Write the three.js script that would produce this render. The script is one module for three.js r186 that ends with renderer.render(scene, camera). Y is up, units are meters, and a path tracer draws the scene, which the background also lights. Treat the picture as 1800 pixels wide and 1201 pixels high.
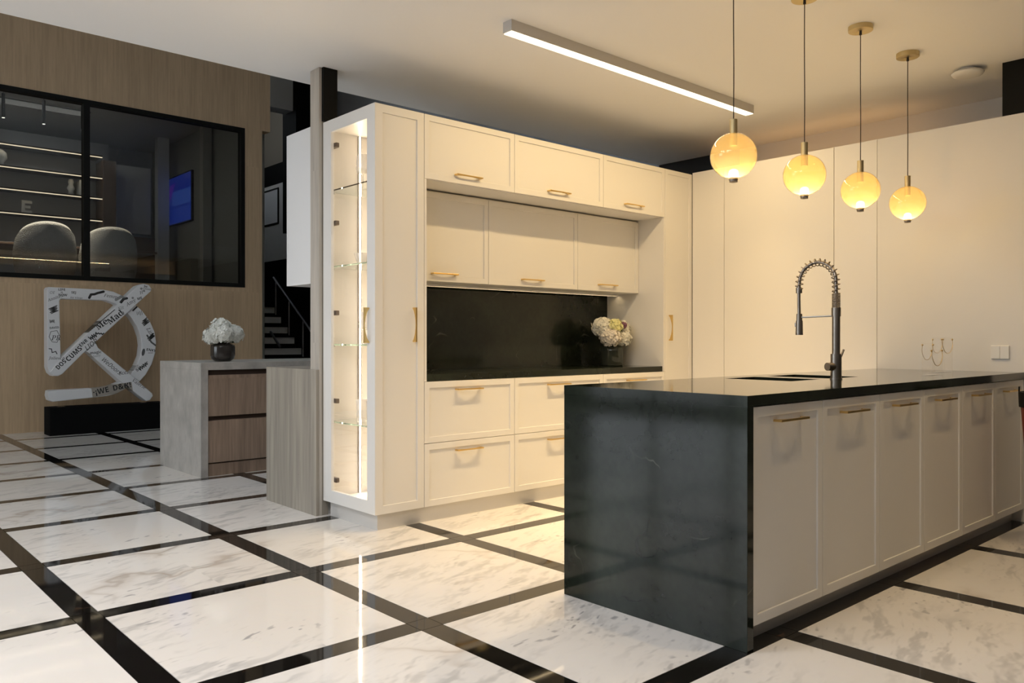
import * as THREE from 'three';
import { RoundedBoxGeometry } from 'three/addons/geometries/RoundedBoxGeometry.js';
import { mergeGeometries } from 'three/addons/utils/BufferGeometryUtils.js';
import { RectAreaLightUniformsLib } from 'three/addons/lights/RectAreaLightUniformsLib.js';

// ------------------------------------------------------------------ camera, sky, exposure
const scene = new THREE.Scene();
const renderer = new THREE.WebGLRenderer({ antialias: true });
renderer.toneMapping = THREE.LinearToneMapping;
renderer.toneMappingExposure = 1.0;
renderer.shadowMap.enabled = true;
RectAreaLightUniformsLib.init();
const camera = new THREE.PerspectiveCamera(2 * Math.atan(600.5 / 1424.83) * 180 / Math.PI, 1800 / 1201, 0.05, 100);
camera.position.set(0, 1.12, 0);
camera.rotation.order = 'YXZ';
camera.rotation.set(-0.00241, -0.733456, 0);
scene.background = new THREE.Color(0.86, 0.94, 1.0);      // even overcast sky, seen by the room through the shop front at the left
scene.backgroundIntensity = 4.4;

const WARM = new THREE.Color(1.0, 0.71, 0.35);             // linear, the kitchen's lamps
function areaLight(name, color, intensity, w, h, pos, target) {
  const l = new THREE.RectAreaLight(color, intensity, w, h);
  l.name = name; l.position.set(...pos); l.lookAt(...target); scene.add(l);
  return l;
}
// main lamp: the long ceiling profile between island and wall units
areaLight('linear_lamp_light', WARM, 61, 2.39, 0.05, [4.13, 2.780, -3.287], [4.13, 0, -3.287]);

for (let k = 0; k < 8; k++) {                                // its lens throws most of the light downward
  const sp = new THREE.SpotLight(WARM, 4.0, 0, 0.62, 1.0), x = 4.13 + (k - 3.5) * 0.29;
  sp.position.set(x, 2.778, -3.287); sp.target.position.set(x, 0, -3.287); sp.castShadow = true; sp.shadow.radius = 1.2; sp.name = 'linear_lamp_beam'; scene.add(sp, sp.target);
}
// flat ceiling panels over the open floor beside the viewer, outside the frame
const PANELS = [[0.1, -1.5], [0.1, -3.2], [-1.9, -1.5], [-1.9, -3.2]];
for (const [x, z] of PANELS) areaLight('ceiling_panel_light', new THREE.Color(0.96, 0.97, 1.0), 13.8, 0.56, 1.16, [x, 2.826, z], [x, 0, z]);

// ------------------------------------------------------------------ helpers
let seed = 12345;
const rnd = () => { seed = (seed * 1664525 + 1013904223) >>> 0; return seed / 4294967296; };
const rr = (a, b) => a + (b - a) * rnd();
const taken = {};
function numbered(n) { const k = taken[n] = (taken[n] ?? -1) + 1; return k ? n + '_' + String(k).padStart(3, '0') : n; }
const C = (hex) => new THREE.Color(hex);
function mat(o) { return new THREE.MeshPhysicalMaterial(o); }

function metreUV(g, s = 1) {                                 // uv in metres, by the way each face points
  if (g.index) g = g.toNonIndexed();
  const p = g.attributes.position, n = g.attributes.normal, uv = new Float32Array(p.count * 2);
  for (let i = 0; i < p.count; i += 3) {
    const ax = Math.abs(n.getX(i) + n.getX(i + 1) + n.getX(i + 2)), ay = Math.abs(n.getY(i) + n.getY(i + 1) + n.getY(i + 2)), az = Math.abs(n.getZ(i) + n.getZ(i + 1) + n.getZ(i + 2));
    for (let j = i; j < i + 3; j++) {
      const x = p.getX(j), y = p.getY(j), z = p.getZ(j);
      let u, v;
      if (ay >= ax && ay >= az) { u = x; v = -z; } else if (ax >= az) { u = -z; v = y; } else { u = x; v = y; }
      uv[2 * j] = u * s; uv[2 * j + 1] = v * s;
    }
  }
  g.setAttribute('uv', new THREE.BufferAttribute(uv, 2));
  return g;
}
function bx(x0, x1, y0, y1, z0, z1, r = 0) {
  const w = Math.abs(x1 - x0), h = Math.abs(y1 - y0), d = Math.abs(z1 - z0);
  const g = r > 0 ? new RoundedBoxGeometry(w, h, d, 2, Math.min(r, w / 2.01, h / 2.01, d / 2.01)) : new THREE.BoxGeometry(w, h, d);
  g.translate((x0 + x1) / 2, (y0 + y1) / 2, (z0 + z1) / 2);
  return metreUV(g);
}
function cyl(r0, r1, y0, y1, x = 0, z = 0, seg = 32) {
  const g = new THREE.CylinderGeometry(r1, r0, y1 - y0, seg).toNonIndexed();
  g.translate(x, (y0 + y1) / 2, z); return g;
}
function lathe(pts, seg = 40) { return new THREE.LatheGeometry(pts.map(([a, b]) => new THREE.Vector2(a, b)), seg).toNonIndexed(); }
function tube(pts, r, seg = 40, rs = 10, closed = false) {
  return new THREE.TubeGeometry(new THREE.CatmullRomCurve3(pts.map((p) => new THREE.Vector3(...p)), closed), seg, r, rs, closed).toNonIndexed();
}
function polyTube(pts, r, rs = 8) {                            // straight pieces
  const out = [];
  for (let i = 0; i + 1 < pts.length; i++) out.push(new THREE.TubeGeometry(new THREE.LineCurve3(new THREE.Vector3(...pts[i]), new THREE.Vector3(...pts[i + 1])), 1, r, rs).toNonIndexed());
  return mergeGeometries(out);
}
function shapeGeo(pts, depth, bevel = 0) {
  const s = new THREE.Shape(); pts.forEach(([a, b], i) => i ? s.lineTo(a, b) : s.moveTo(a, b));
  let g = new THREE.ExtrudeGeometry(s, { depth: depth - 2 * bevel, bevelEnabled: bevel > 0, bevelSize: bevel, bevelThickness: bevel, bevelSegments: 2, bevelOffset: -bevel, curveSegments: 16 });
  g.translate(0, 0, bevel);
  return g.index ? g.toNonIndexed() : g;
}
function merge(list) {
  list = list.flat().map((g) => (g.index ? g.toNonIndexed() : g));
  for (const g of list) for (const k of Object.keys(g.attributes)) if (!['position', 'normal', 'uv'].includes(k)) g.deleteAttribute(k);
  return list.length === 1 ? list[0] : mergeGeometries(list);
}
function mesh(name, geos, m, parent) {
  const o = new THREE.Mesh(Array.isArray(geos) ? merge(geos) : geos, m);
  o.name = parent && parent !== scene ? name : numbered(name);
  o.castShadow = o.receiveShadow = true;
  (parent ?? scene).add(o);
  return o;
}
function tag(o, label, category, group) { o.userData.label = label; o.userData.category = category; if (group) o.userData.group = group; return o; }
function thing(name, label, category, [x, y, z] = [0, 0, 0], turn = 0, group) {
  const o = new THREE.Group(); o.name = numbered(name); scene.add(o); o.position.set(x, y, z); o.rotation.y = turn;
  return tag(o, label, category, group);
}
function dup(root, [x, y, z], label, group) {
  const r = root.clone(); r.name = numbered(root.name.replace(/_\d{3}$/, '')); scene.add(r); r.position.set(x, y, z);
  r.userData = { ...root.userData, label }; if (group) r.userData.group = group;
  return r;
}
function struct(name, geos, m, label) {
  const o = mesh(name, geos, m); o.userData.kind = 'structure'; o.userData.category = name.split('_')[0]; o.userData.label = label; return o;
}
function structGroup(name, label) {
  const o = new THREE.Group(); o.name = numbered(name); scene.add(o); o.userData = { kind: 'structure', category: name.split('_')[0], label }; return o;
}

// ------------------------------------------------------------------ noise and textures
function makeNoise(s0) {
  let s = s0; const r = () => { s = (s * 1664525 + 1013904223) >>> 0; return s / 4294967296; };
  const N = 256, t = new Float32Array(N * N); for (let i = 0; i < N * N; i++) t[i] = r();
  return (x, y, per) => {                                      // value noise that repeats every per cells
    const xi = Math.floor(x), yi = Math.floor(y), fx = x - xi, fy = y - yi;
    const w = (a) => ((a % per) + per) % per, sx = fx * fx * (3 - 2 * fx), sy = fy * fy * (3 - 2 * fy);
    const a = t[w(yi) * N + w(xi)], b = t[w(yi) * N + w(xi + 1)], c = t[w(yi + 1) * N + w(xi)], d = t[w(yi + 1) * N + w(xi + 1)];
    return (a + (b - a) * sx) * (1 - sy) + (c + (d - c) * sx) * sy;
  };
}
function fbm(n, u, v, base, oct) { let a = 0, w = 0.5, f = base; for (let i = 0; i < oct; i++) { a += w * n(u * f, v * f, f); f *= 2; w *= 0.5; } return a; }
const srgb8 = (c) => Math.max(0, Math.min(255, Math.round(c)));
function tex(size, fn, srgb = true) {
  const d = new Uint8Array(size * size * 4);
  for (let y = 0; y < size; y++) for (let x = 0; x < size; x++) {
    const c = fn(x / size, y / size), k = 4 * (y * size + x);
    d[k] = srgb8(c[0]); d[k + 1] = srgb8(c[1]); d[k + 2] = srgb8(c[2]); d[k + 3] = 255;
  }
  const t = new THREE.DataTexture(d, size, size); t.wrapS = t.wrapT = THREE.RepeatWrapping; t.magFilter = THREE.LinearFilter; t.minFilter = THREE.LinearMipmapLinearFilter; t.generateMipmaps = true;
  if (srgb) t.colorSpace = THREE.SRGBColorSpace; t.needsUpdate = true; return t;
}
function scaled(t, m) { t.repeat.set(1 / m, 1 / m); return t; }   // the texture covers m metres
const n1 = makeNoise(7), n2 = makeNoise(99), n3 = makeNoise(1234), n4 = makeNoise(4321);
const sm = (a, b, x) => { const t = Math.max(0, Math.min(1, (x - a) / (b - a))); return t * t * (3 - 2 * t); };
const mix = (a, b, t) => a + (b - a) * t;

const marbleTex = scaled(tex(1536, (u, v) => {
  const wu = u + 0.06 * (fbm(n1, u, v, 6, 4) - 0.47), wv = v + 0.06 * (fbm(n2, u, v, 6, 4) - 0.47);
  const cloud = fbm(n3, wu, wv, 3, 5), tint = fbm(n4, wu, wv, 4, 4);
  const st = (a, b, k) => n1(wu * a + wv * a * 0.4, wv * b - wu * b * k, 256);
  const soft = 0.5 * st(14, 60, 0.30) + 0.3 * st(34, 128, 0.33) + 0.2 * st(80, 240, 0.3);       // drawn-out grey smoke
  const patch = sm(0.30, 0.58, fbm(n2, u, v, 5, 4)), patch2 = sm(0.40, 0.62, fbm(n3, v, u, 7, 3));
  const smoke = sm(0.46, 0.78, soft) * patch;
  const dots = sm(0.66, 0.90, 0.55 * st(40, 128, 0.33) + 0.45 * n2(wu * 90, wv * 200 - wu * 60, 256)) * patch2;
  const ridge = 1 - Math.abs(2 * fbm(n4, wu, wv, 2, 6) - 0.97);
  const vein = (0.45 * sm(0.93, 0.99, ridge) + 0.55 * sm(0.978, 0.997, ridge)) * sm(0.36, 0.58, fbm(n3, u, v, 4, 3));
  const base = [240 - 12 * cloud, 237 - 12 * cloud - 3 * tint, 234 - 13 * cloud - 7 * tint];
  return base.map((c, i) => mix(mix(mix(c, [188, 185, 182][i], smoke * 0.62), [138, 136, 138][i], dots * 0.62), [176, 164, 152][i], vein * 0.6));
}), 2.4);
const blackTex = scaled(tex(512, (u, v) => {
  const w = fbm(n1, u, v, 4, 4), ridge = 1 - Math.abs(2 * fbm(n2, u, v, 3, 4) - 0.97), k = sm(0.985, 0.998, ridge) * sm(0.5, 0.62, fbm(n3, u, v, 4, 2));
  return [mix(20 + 8 * w, 120, k * 0.7), mix(18 + 7 * w, 82, k * 0.7), mix(16 + 6 * w, 50, k * 0.7)];
}), 1.3);
const greenTex = scaled(tex(1024, (u, v) => {
  const wu = u + 0.09 * (fbm(n1, u, v, 4, 4) - 0.5), wv = v + 0.09 * (fbm(n2, u, v, 4, 4) - 0.5);
  const cloud = fbm(n3, wu, wv, 4, 5), fine = fbm(n4, u, v, 64, 3);
  const r1 = 1 - Math.abs(2 * fbm(n1, wu, wv, 3, 5) - 0.97), r2 = 1 - Math.abs(2 * fbm(n2, wu, wv, 4, 5) - 0.97);
  const light = sm(0.986, 0.999, r1) * sm(0.46, 0.66, fbm(n4, u, v, 9, 3)), dark = sm(0.975, 0.998, r2) * sm(0.4, 0.6, fbm(n3, u, v, 5, 2));
  const b = 0.75 + 0.6 * (cloud - 0.5) * 1.3 + 0.22 * (fine - 0.5);
  let c = [42 * b, 49 * b, 39 * b];
  c = c.map((q, i) => mix(q, [17, 21, 19][i], dark * 0.6));
  return c.map((q, i) => mix(q, [140, 136, 126][i], light * 0.42));
}), 1.5);
const travTex = scaled(tex(1024, (u, v) => {                    // vein-cut travertine, bands upright
  const uu = u + 0.012 * (fbm(n1, u, v, 4, 3) - 0.5);
  const band = fbm(n2, uu, v * 0.06, 48, 4), wide = fbm(n3, uu, v * 0.1, 9, 3), pit = sm(0.66, 0.74, fbm(n4, u * 1, v * 0.34, 110, 2)) * sm(0.45, 0.6, fbm(n1, u, v, 12, 2));
  const b = 0.80 + 0.26 * band + 0.16 * (wide - 0.5);
  return [mix(226 * b, 112, pit * 0.6), mix(219 * b, 104, pit * 0.6), mix(209 * b, 96, pit * 0.6)];
}), 1.1);
const stoneTex = scaled(tex(512, (u, v) => {                    // the smoother limestone of the far counter
  const b = 0.86 + 0.22 * fbm(n1, u, v, 8, 5) + 0.10 * (fbm(n2, u, v * 0.4, 40, 3) - 0.5);
  return [182 * b, 178 * b, 172 * b];
}), 0.9);
const woodTex = scaled(tex(1024, (u, v) => {
  const g = fbm(n1, u, v * 0.045, 96, 3), w = fbm(n2, u, v * 0.07, 14, 3), f = fbm(n3, u, v * 0.12, 200, 1);
  const b = 0.88 + 0.13 * g + 0.11 * (w - 0.5) + 0.05 * (f - 0.5);
  return [207 * b, 178 * b, 142 * b];
}), 1.8);
const walnutTex = scaled(tex(1024, (u, v) => {
  const uu = u + 0.015 * (fbm(n4, u, v, 3, 3) - 0.5);
  const g = fbm(n3, uu, v * 0.06, 60, 4), w = fbm(n1, uu, v * 0.08, 10, 3);
  const b = 0.80 + 0.28 * g + 0.20 * (w - 0.5);
  return [166 * b, 143 * b, 124 * b];
}), 0.8);
const boucleBump = scaled(tex(512, (u, v) => { const b = 255 * fbm(n2, u, v, 64, 3); return [b, b, b]; }, false), 0.5);
const brushBump = scaled(tex(256, (u, v) => { const b = 255 * fbm(n1, u, v * 0.1, 64, 2); return [b, b, b]; }, false), 0.2);

// ------------------------------------------------------------------ materials
const M = {
  marble: mat({ map: marbleTex, roughness: 0.045, ior: 1.5 }),
  black: mat({ map: blackTex, roughness: 0.04, ior: 1.5 }),
  green: mat({ map: greenTex, roughness: 0.085, ior: 1.5, specularIntensity: 0.62 }),
  paint: mat({ color: new THREE.Color(0.80, 0.78, 0.745), roughness: 0.42 }),
  wallPaint: mat({ color: new THREE.Color(0.78, 0.765, 0.74), roughness: 0.7 }),
  shopPaint: mat({ color: new THREE.Color(0.16, 0.155, 0.15), roughness: 0.7 }),
  ceiling: mat({ color: new THREE.Color(0.91, 0.905, 0.895), roughness: 0.9 }),
  grey: mat({ color: new THREE.Color(0.30, 0.31, 0.33), roughness: 0.8 }),
  plinth: mat({ color: new THREE.Color(0.66, 0.64, 0.61), roughness: 0.32, metalness: 0.15 }),
  trav: mat({ map: travTex, color: new THREE.Color(0.54, 0.52, 0.48), roughness: 0.55 }),
  travPale: mat({ map: travTex, color: new THREE.Color(0.84, 0.82, 0.79), roughness: 0.55 }),
  stone: mat({ map: stoneTex, roughness: 0.4 }),
  wood: mat({ map: woodTex, roughness: 0.6 }),
  walnut: mat({ map: walnutTex, roughness: 0.5 }),
  walnutDark: mat({ color: new THREE.Color(0.06, 0.036, 0.024), roughness: 0.6 }),
  blackPaint: mat({ color: new THREE.Color(0.009, 0.009, 0.008), roughness: 0.6, specularIntensity: 0.25 }),
  blackMatt: mat({ color: new THREE.Color(0.005, 0.005, 0.005), roughness: 0.8, specularIntensity: 0.15 }),
  blackWall: mat({ color: new THREE.Color(0.008, 0.008, 0.009), roughness: 0.35 }),
  gold: mat({ color: new THREE.Color(0.78, 0.55, 0.22), metalness: 1, roughness: 0.28 }),
  brass: mat({ color: new THREE.Color(0.62, 0.50, 0.27), metalness: 1, roughness: 0.42, bumpMap: brushBump, bumpScale: 0.0003 }),
  gunmetal: mat({ color: new THREE.Color(0.36, 0.32, 0.28), metalness: 1, roughness: 0.34 }),
  hinge: mat({ color: new THREE.Color(0.16, 0.13, 0.11), metalness: 0.9, roughness: 0.4 }),
  steel: mat({ color: new THREE.Color(0.5, 0.5, 0.5), metalness: 1, roughness: 0.3 }),
  cord: mat({ color: new THREE.Color(0.03, 0.022, 0.018), roughness: 0.7 }),
  alu: mat({ color: new THREE.Color(0.62, 0.60, 0.58), roughness: 0.5, metalness: 0.1 }),
  lampGlow: mat({ color: 0x000000, emissive: new THREE.Color(1.0, 0.80, 0.52), emissiveIntensity: 4.0, roughness: 0.6 }),
  panelGlow: mat({ color: 0x000000, emissive: new THREE.Color(0.96, 0.97, 1.0), emissiveIntensity: 3.0, roughness: 0.6 }),
  coveGlow: mat({ color: 0x000000, emissive: new THREE.Color(1.0, 0.62, 0.28), emissiveIntensity: 3.0, roughness: 0.6 }),
  officeGlow: mat({ color: 0x000000, emissive: new THREE.Color(1.0, 0.95, 0.85), emissiveIntensity: 0.12, roughness: 0.6 }),
  ledGlow: mat({ color: 0x000000, emissive: new THREE.Color(1.0, 0.83, 0.60), emissiveIntensity: 9.0, roughness: 0.6 }),
  underGlow: mat({ color: 0x000000, emissive: new THREE.Color(1.0, 0.80, 0.52), emissiveIntensity: 7.0, roughness: 0.6 }),
  shelfGlow: mat({ color: 0x000000, emissive: new THREE.Color(1.0, 0.80, 0.55), emissiveIntensity: 1.2, roughness: 0.6 }),
  tubeGlow: mat({ color: 0x000000, emissive: new THREE.Color(1.0, 0.93, 0.82), emissiveIntensity: 2.0, roughness: 0.6 }),
  pane: mat({ color: 0xffffff, transmission: 1, thickness: 0, roughness: 0.0, ior: 1.5 }),
  tintPane: mat({ color: new THREE.Color(0.82, 0.84, 0.84), transmission: 1, thickness: 0, roughness: 0.0, ior: 1.5 }),
  crystal: mat({ color: new THREE.Color(0.97, 0.96, 0.94), transmission: 0.72, thickness: 0, roughness: 0.12, ior: 1.5, side: THREE.DoubleSide }),
  shelfGlass: mat({ color: new THREE.Color(0.93, 0.98, 0.96), transmission: 1, thickness: 0.008, roughness: 0.0, ior: 1.5, attenuationColor: new THREE.Color(0.55, 0.85, 0.75), attenuationDistance: 0.5 }),
  acrylic: mat({ color: new THREE.Color(0.985, 0.98, 0.97), transmission: 1, thickness: 0, roughness: 0.0, ior: 1.15 }),
  amber: mat({ color: new THREE.Color(0.99, 0.90, 0.70), transmission: 1, thickness: 0, roughness: 0.0, ior: 1.45, side: THREE.DoubleSide }),
  amberInner: mat({ color: new THREE.Color(0.98, 0.84, 0.52), transmission: 1, thickness: 0, roughness: 0.42, ior: 1.01, side: THREE.DoubleSide }),
  smokeGlass: mat({ color: new THREE.Color(0.10, 0.085, 0.075), transmission: 0.6, thickness: 0, roughness: 0.05, ior: 1.5 }),
  greenGlass: mat({ color: new THREE.Color(0.35, 0.38, 0.30), transmission: 0.9, thickness: 0, roughness: 0.02, ior: 1.5 }),
  white: mat({ color: new THREE.Color(0.82, 0.82, 0.82), roughness: 0.45 }),
  plastic: mat({ color: new THREE.Color(0.80, 0.79, 0.76), roughness: 0.35 }),
  petal: mat({ color: new THREE.Color(0.84, 0.82, 0.72), roughness: 0.8, side: THREE.DoubleSide }),
  petalWhite: mat({ color: new THREE.Color(0.80, 0.80, 0.74), roughness: 0.8, side: THREE.DoubleSide }),
  petalBlush: mat({ color: new THREE.Color(0.82, 0.76, 0.66), roughness: 0.8, side: THREE.DoubleSide }),
  petalYellow: mat({ color: new THREE.Color(0.86, 0.84, 0.42), roughness: 0.8, side: THREE.DoubleSide }),
  petalPurple: mat({ color: new THREE.Color(0.23, 0.10, 0.15), roughness: 0.8, side: THREE.DoubleSide }),
  leaf: mat({ color: new THREE.Color(0.035, 0.06, 0.02), roughness: 0.6, side: THREE.DoubleSide }),
  stem: mat({ color: new THREE.Color(0.10, 0.16, 0.05), roughness: 0.6 }),
  boucle: mat({ color: new THREE.Color(0.26, 0.26, 0.25), roughness: 0.95, bumpMap: boucleBump, bumpScale: 0.012 }),
  officeWall: mat({ color: new THREE.Color(0.20, 0.21, 0.23), roughness: 0.8 }),
  officeSide: mat({ color: new THREE.Color(0.17, 0.17, 0.145), roughness: 0.6 }),
  officeCeil: mat({ color: new THREE.Color(0.26, 0.25, 0.22), roughness: 0.9 }),
  officePale: mat({ color: new THREE.Color(0.42, 0.43, 0.42), roughness: 0.8 }),
  brownPanel: mat({ color: new THREE.Color(0.085, 0.05, 0.028), roughness: 0.5 }),
  red: mat({ color: new THREE.Color(0.22, 0.035, 0.012), roughness: 0.5 }),
  riser: mat({ color: new THREE.Color(0.74, 0.72, 0.68), roughness: 0.6 }),
  brownGrey: mat({ color: new THREE.Color(0.16, 0.135, 0.10), roughness: 0.8 }),
  sink: mat({ color: new THREE.Color(0.012, 0.012, 0.012), roughness: 0.45 }),
  ground: mat({ color: new THREE.Color(0.46, 0.45, 0.44), roughness: 0.9 }),
};

// ------------------------------------------------------------------ the setting
// floor: square white marble tiles with black marble borders and corner squares
{
  const fl = structGroup('floor', 'polished white marble tile floor with black marble border strips');
  const PX = 0.9643, PZ = 0.9727, BW = 0.103, E0 = 0.966, F0 = -2.65, gap = 0.0012;
  const x0 = E0 - 2 * PX, x1 = E0 + 7 * PX, z1 = F0 + 3 * PZ;
  mesh('screed', [bx(-5.2, 7.7, -0.20, -0.02, -17.2, 4.2)], M.ground, fl);
  // plain marble outside the bordered field
  mesh('marble_field', [bx(-5.0, x0 - BW, -0.02, 0, -11.2, 4.0), bx(x0 - BW, 7.5, -0.02, 0, z1, 4.0), bx(x1, 7.5, -0.02, 0, -11.2, z1), bx(5.3, 7.5, -0.02, 0, -17, -11.2)], M.marble, fl);
  const vary = (g, sx, sz, flip) => {                            // every piece shows its own part of the slab
    const uv = g.attributes.uv; for (let i = 0; i < uv.count; i++) uv.setXY(i, (flip ? -1 : 1) * uv.getX(i) + sx, (flip ? -1 : 1) * uv.getY(i) + sz); return g;
  };
  const tileG = [], stripX = [], stripZ = [], sq = [];
  const TW = PX - BW, TD = PZ - BW;
  for (let k = 0; k < 10; k++) tileG.push(vary(bx(-TW / 2 + gap, TW / 2 - gap, -0.02, 0, -TD / 2 + gap, TD / 2 - gap), rr(0, 2.4), rr(0, 2.4), k % 2));
  for (let k = 0; k < 5; k++) {
    stripX.push(vary(bx(-TW / 2 + gap, TW / 2 - gap, -0.02, 0, -BW / 2 + gap, BW / 2 - gap), rr(0, 1.3), rr(0, 1.3), 0));
    stripZ.push(vary(bx(-BW / 2 + gap, BW / 2 - gap, -0.02, 0, -TD / 2 + gap, TD / 2 - gap), rr(0, 1.3), rr(0, 1.3), 0));
    sq.push(vary(bx(-BW / 2 + gap, BW / 2 - gap, -0.02, 0, -BW / 2 + gap, BW / 2 - gap), rr(0, 1.3), rr(0, 1.3), 0));
  }
  for (let i = -2; i < 7; i++) for (let j = -3; j < 9; j++) {
    const xb = E0 + i * PX, zb = F0 - j * PZ;                     // right edge of the band on the left, far edge of the band in front
    const cx = xb + TW / 2, cz = zb - TD / 2;
    const put = (name, g, m, x, z) => { const o = mesh(name, g, m, fl); o.position.set(x, 0, z); };
    const last = j === 8;
    if (!last) put('tile', tileG[Math.floor(rnd() * 10)], M.marble, cx, cz);
    else put('tile', vary(bx(-TW / 2, TW / 2, -0.02, 0, -11.15 - zb, 0), rr(0, 2), rr(0, 2), 0), M.marble, cx, zb);
    put('border_strip', stripX[Math.floor(rnd() * 5)], M.black, cx, zb + BW / 2);
    if (!last) put('border_strip', stripZ[Math.floor(rnd() * 5)], M.black, xb - BW / 2, cz);
    else put('border_strip', bx(-BW / 2, BW / 2, -0.02, 0, -11.15 - zb, 0), M.black, xb - BW / 2, zb);
    put('border_square', sq[Math.floor(rnd() * 5)], M.black, xb - BW / 2, zb + BW / 2);
  }
}
struct('ceiling', [bx(-5.0, 7.5, 2.85, 3.15, -5.005, 4.0)], M.ceiling, 'white plaster ceiling over the kitchen');
struct('ceiling_hall', [bx(-5.2, 7.7, 6.4, 6.6, -17.2, -7.0), bx(-5.2, 7.7, 6.4, 6.6, -5.8, -4.8), bx(-5.2, -1.0, 6.4, 6.6, -7.0, -5.8), bx(5.0, 7.7, 6.4, 6.6, -7.0, -5.8)], M.grey, 'high ceiling over the hall');
struct('wall_hall_front', [bx(-5.0, 7.5, 3.15, 6.4, -5.005, -4.8)], M.wallPaint, 'wall above the kitchen ceiling edge');
struct('wall_right_near', [bx(6.47, 6.62, 0, 2.85, -1.3, 4.0)], M.shopPaint, 'dark wall beyond the end of the partition');
struct('wall_right', [bx(6.47, 6.62, 0, 2.85, -4.09, -1.3)], M.wallPaint, 'white wall behind the tall panels at right');
struct('wall_right_dark', [bx(6.47, 6.62, 0, 2.85, -5.0, -4.09)], M.blackWall, 'black wall strip above the tall units');
struct('wall_hall_right', [bx(7.5, 7.7, 0, 6.4, -17.2, 4.2)], M.grey, 'grey wall at the far right of the hall');
struct('wall_back', [bx(-5.2, 7.7, 0, 3.15, 4.0, 4.2)], M.shopPaint, 'dark wall behind the viewer');
struct('wall_stair', [bx(4.8, 7.7, 0, 6.4, -17.2, -17.0)], M.grey, 'grey wall behind the staircase');
// partition that carries the switch, flush with the tall panels
struct('wall_partition', [bx(5.66, 5.80, 0, 2.512, -2.487, -1.40)], M.wallPaint, 'white partition wall with the light switch at the end of the island');
tag(mesh('black_bulkhead', [bx(5.672, 5.80, 2.513, 2.849, -1.715, -0.9)], M.blackPaint), 'black panel filling the gap above the white partition', 'panel');
{ // skylight over the hall
  const w = structGroup('window_3', 'skylight in the hall ceiling');
  for (let k = 0; k < 3; k++) {
    mesh('frame', [bx(-1 + 2 * k, -0.95 + 2 * k, 6.42, 6.5, -7.0, -5.8), bx(0.95 + 2 * k, 1 + 2 * k, 6.42, 6.5, -7.0, -5.8)], M.blackPaint, w);
    mesh('pane', [bx(-0.95 + 2 * k, 0.95 + 2 * k, 6.45, 6.456, -7.0, -5.8)], M.pane, w);
  }
}
// shop front at the left, out of view: daylight comes in through it
{
  const bays = [[-9.4, -5.2, 0.08, 3.6, 3]];
  struct('wall_left', [bx(-5.2, -5.0, 0, 0.08, -9.4, -5.2), bx(-5.2, -5.0, 3.6, 6.4, -9.4, -5.2), bx(-5.2, -5.0, 0, 6.4, -17.2, -9.4), bx(-5.2, -5.0, 0, 6.4, -5.2, 4.2)], M.shopPaint, 'dark wall with the shop front opening');
  const w = structGroup('window_1', 'shop front glazing with black frames');
  for (const [z0, z1, y0, y1, n] of bays) for (let k = 0; k < n; k++) {
    const a = z0 + (z1 - z0) * k / n, b = z0 + (z1 - z0) * (k + 1) / n;
    mesh('frame', [bx(-5.12, -5.06, y0, y1, a, a + 0.05), bx(-5.12, -5.06, y0, y1, b - 0.05, b), bx(-5.12, -5.06, y0, y0 + 0.06, a + 0.05, b - 0.05), bx(-5.12, -5.06, y1 - 0.06, y1, a + 0.05, b - 0.05)], M.blackPaint, w);
    mesh('pane', [bx(-5.094, -5.088, y0 + 0.06, y1 - 0.06, a + 0.05, b - 0.05)], M.pane, w);
  }
  struct('ground_outside', [bx(-40, -5.25, -0.3, -0.1, -40, 40)], M.ground, 'street pavement outside the shop front');
}
// wood-clad wall of the hall with the office window
const WZ = -11.15;
{
  const fx0 = 1.2, fx1 = 4.913, fy0 = 1.862, fy1 = 4.133;         // frame outside
  struct('wall_wood', [
    bx(-5.0, fx0, 0, 6.4, WZ - 0.18, WZ), bx(fx0, fx1, 0, fy0, WZ - 0.18, WZ), bx(fx0, fx1, fy1, 6.4, WZ - 0.18, WZ), bx(fx1, 5.176, 0, 6.4, WZ - 0.18, WZ),
    bx(5.176, 5.30, 4.145, 6.4, WZ - 0.18, WZ),
  ], M.wood, 'taupe wood veneer wall with vertical grain around the office window');
  const w = structGroup('window_2', 'black framed interior window of the office above the lettering');
  const f = 0.055;
  mesh('frame', [bx(fx0, fx1, fy0, fy0 + f, WZ - 0.1, WZ + 0.012), bx(fx0, fx1, fy1 - f, fy1, WZ - 0.1, WZ + 0.012), bx(fx0, fx0 + f, fy0 + f, fy1 - f, WZ - 0.1, WZ + 0.012), bx(fx1 - f, fx1, fy0 + f, fy1 - f, WZ - 0.1, WZ + 0.012)], M.blackPaint, w);
  mesh('mullion', [bx(2.816, 2.888, fy0 + f, fy1 - f, WZ - 0.1, WZ + 0.012)], M.blackPaint, w);
  mesh('pane', [bx(fx0 + f, 2.816, fy0 + f, fy1 - f, WZ - 0.05, WZ - 0.044)], M.tintPane, w);
  mesh('pane', [bx(2.888, fx1 - f, fy0 + f, fy1 - f, WZ - 0.05, WZ - 0.044)], M.tintPane, w);
}
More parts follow.
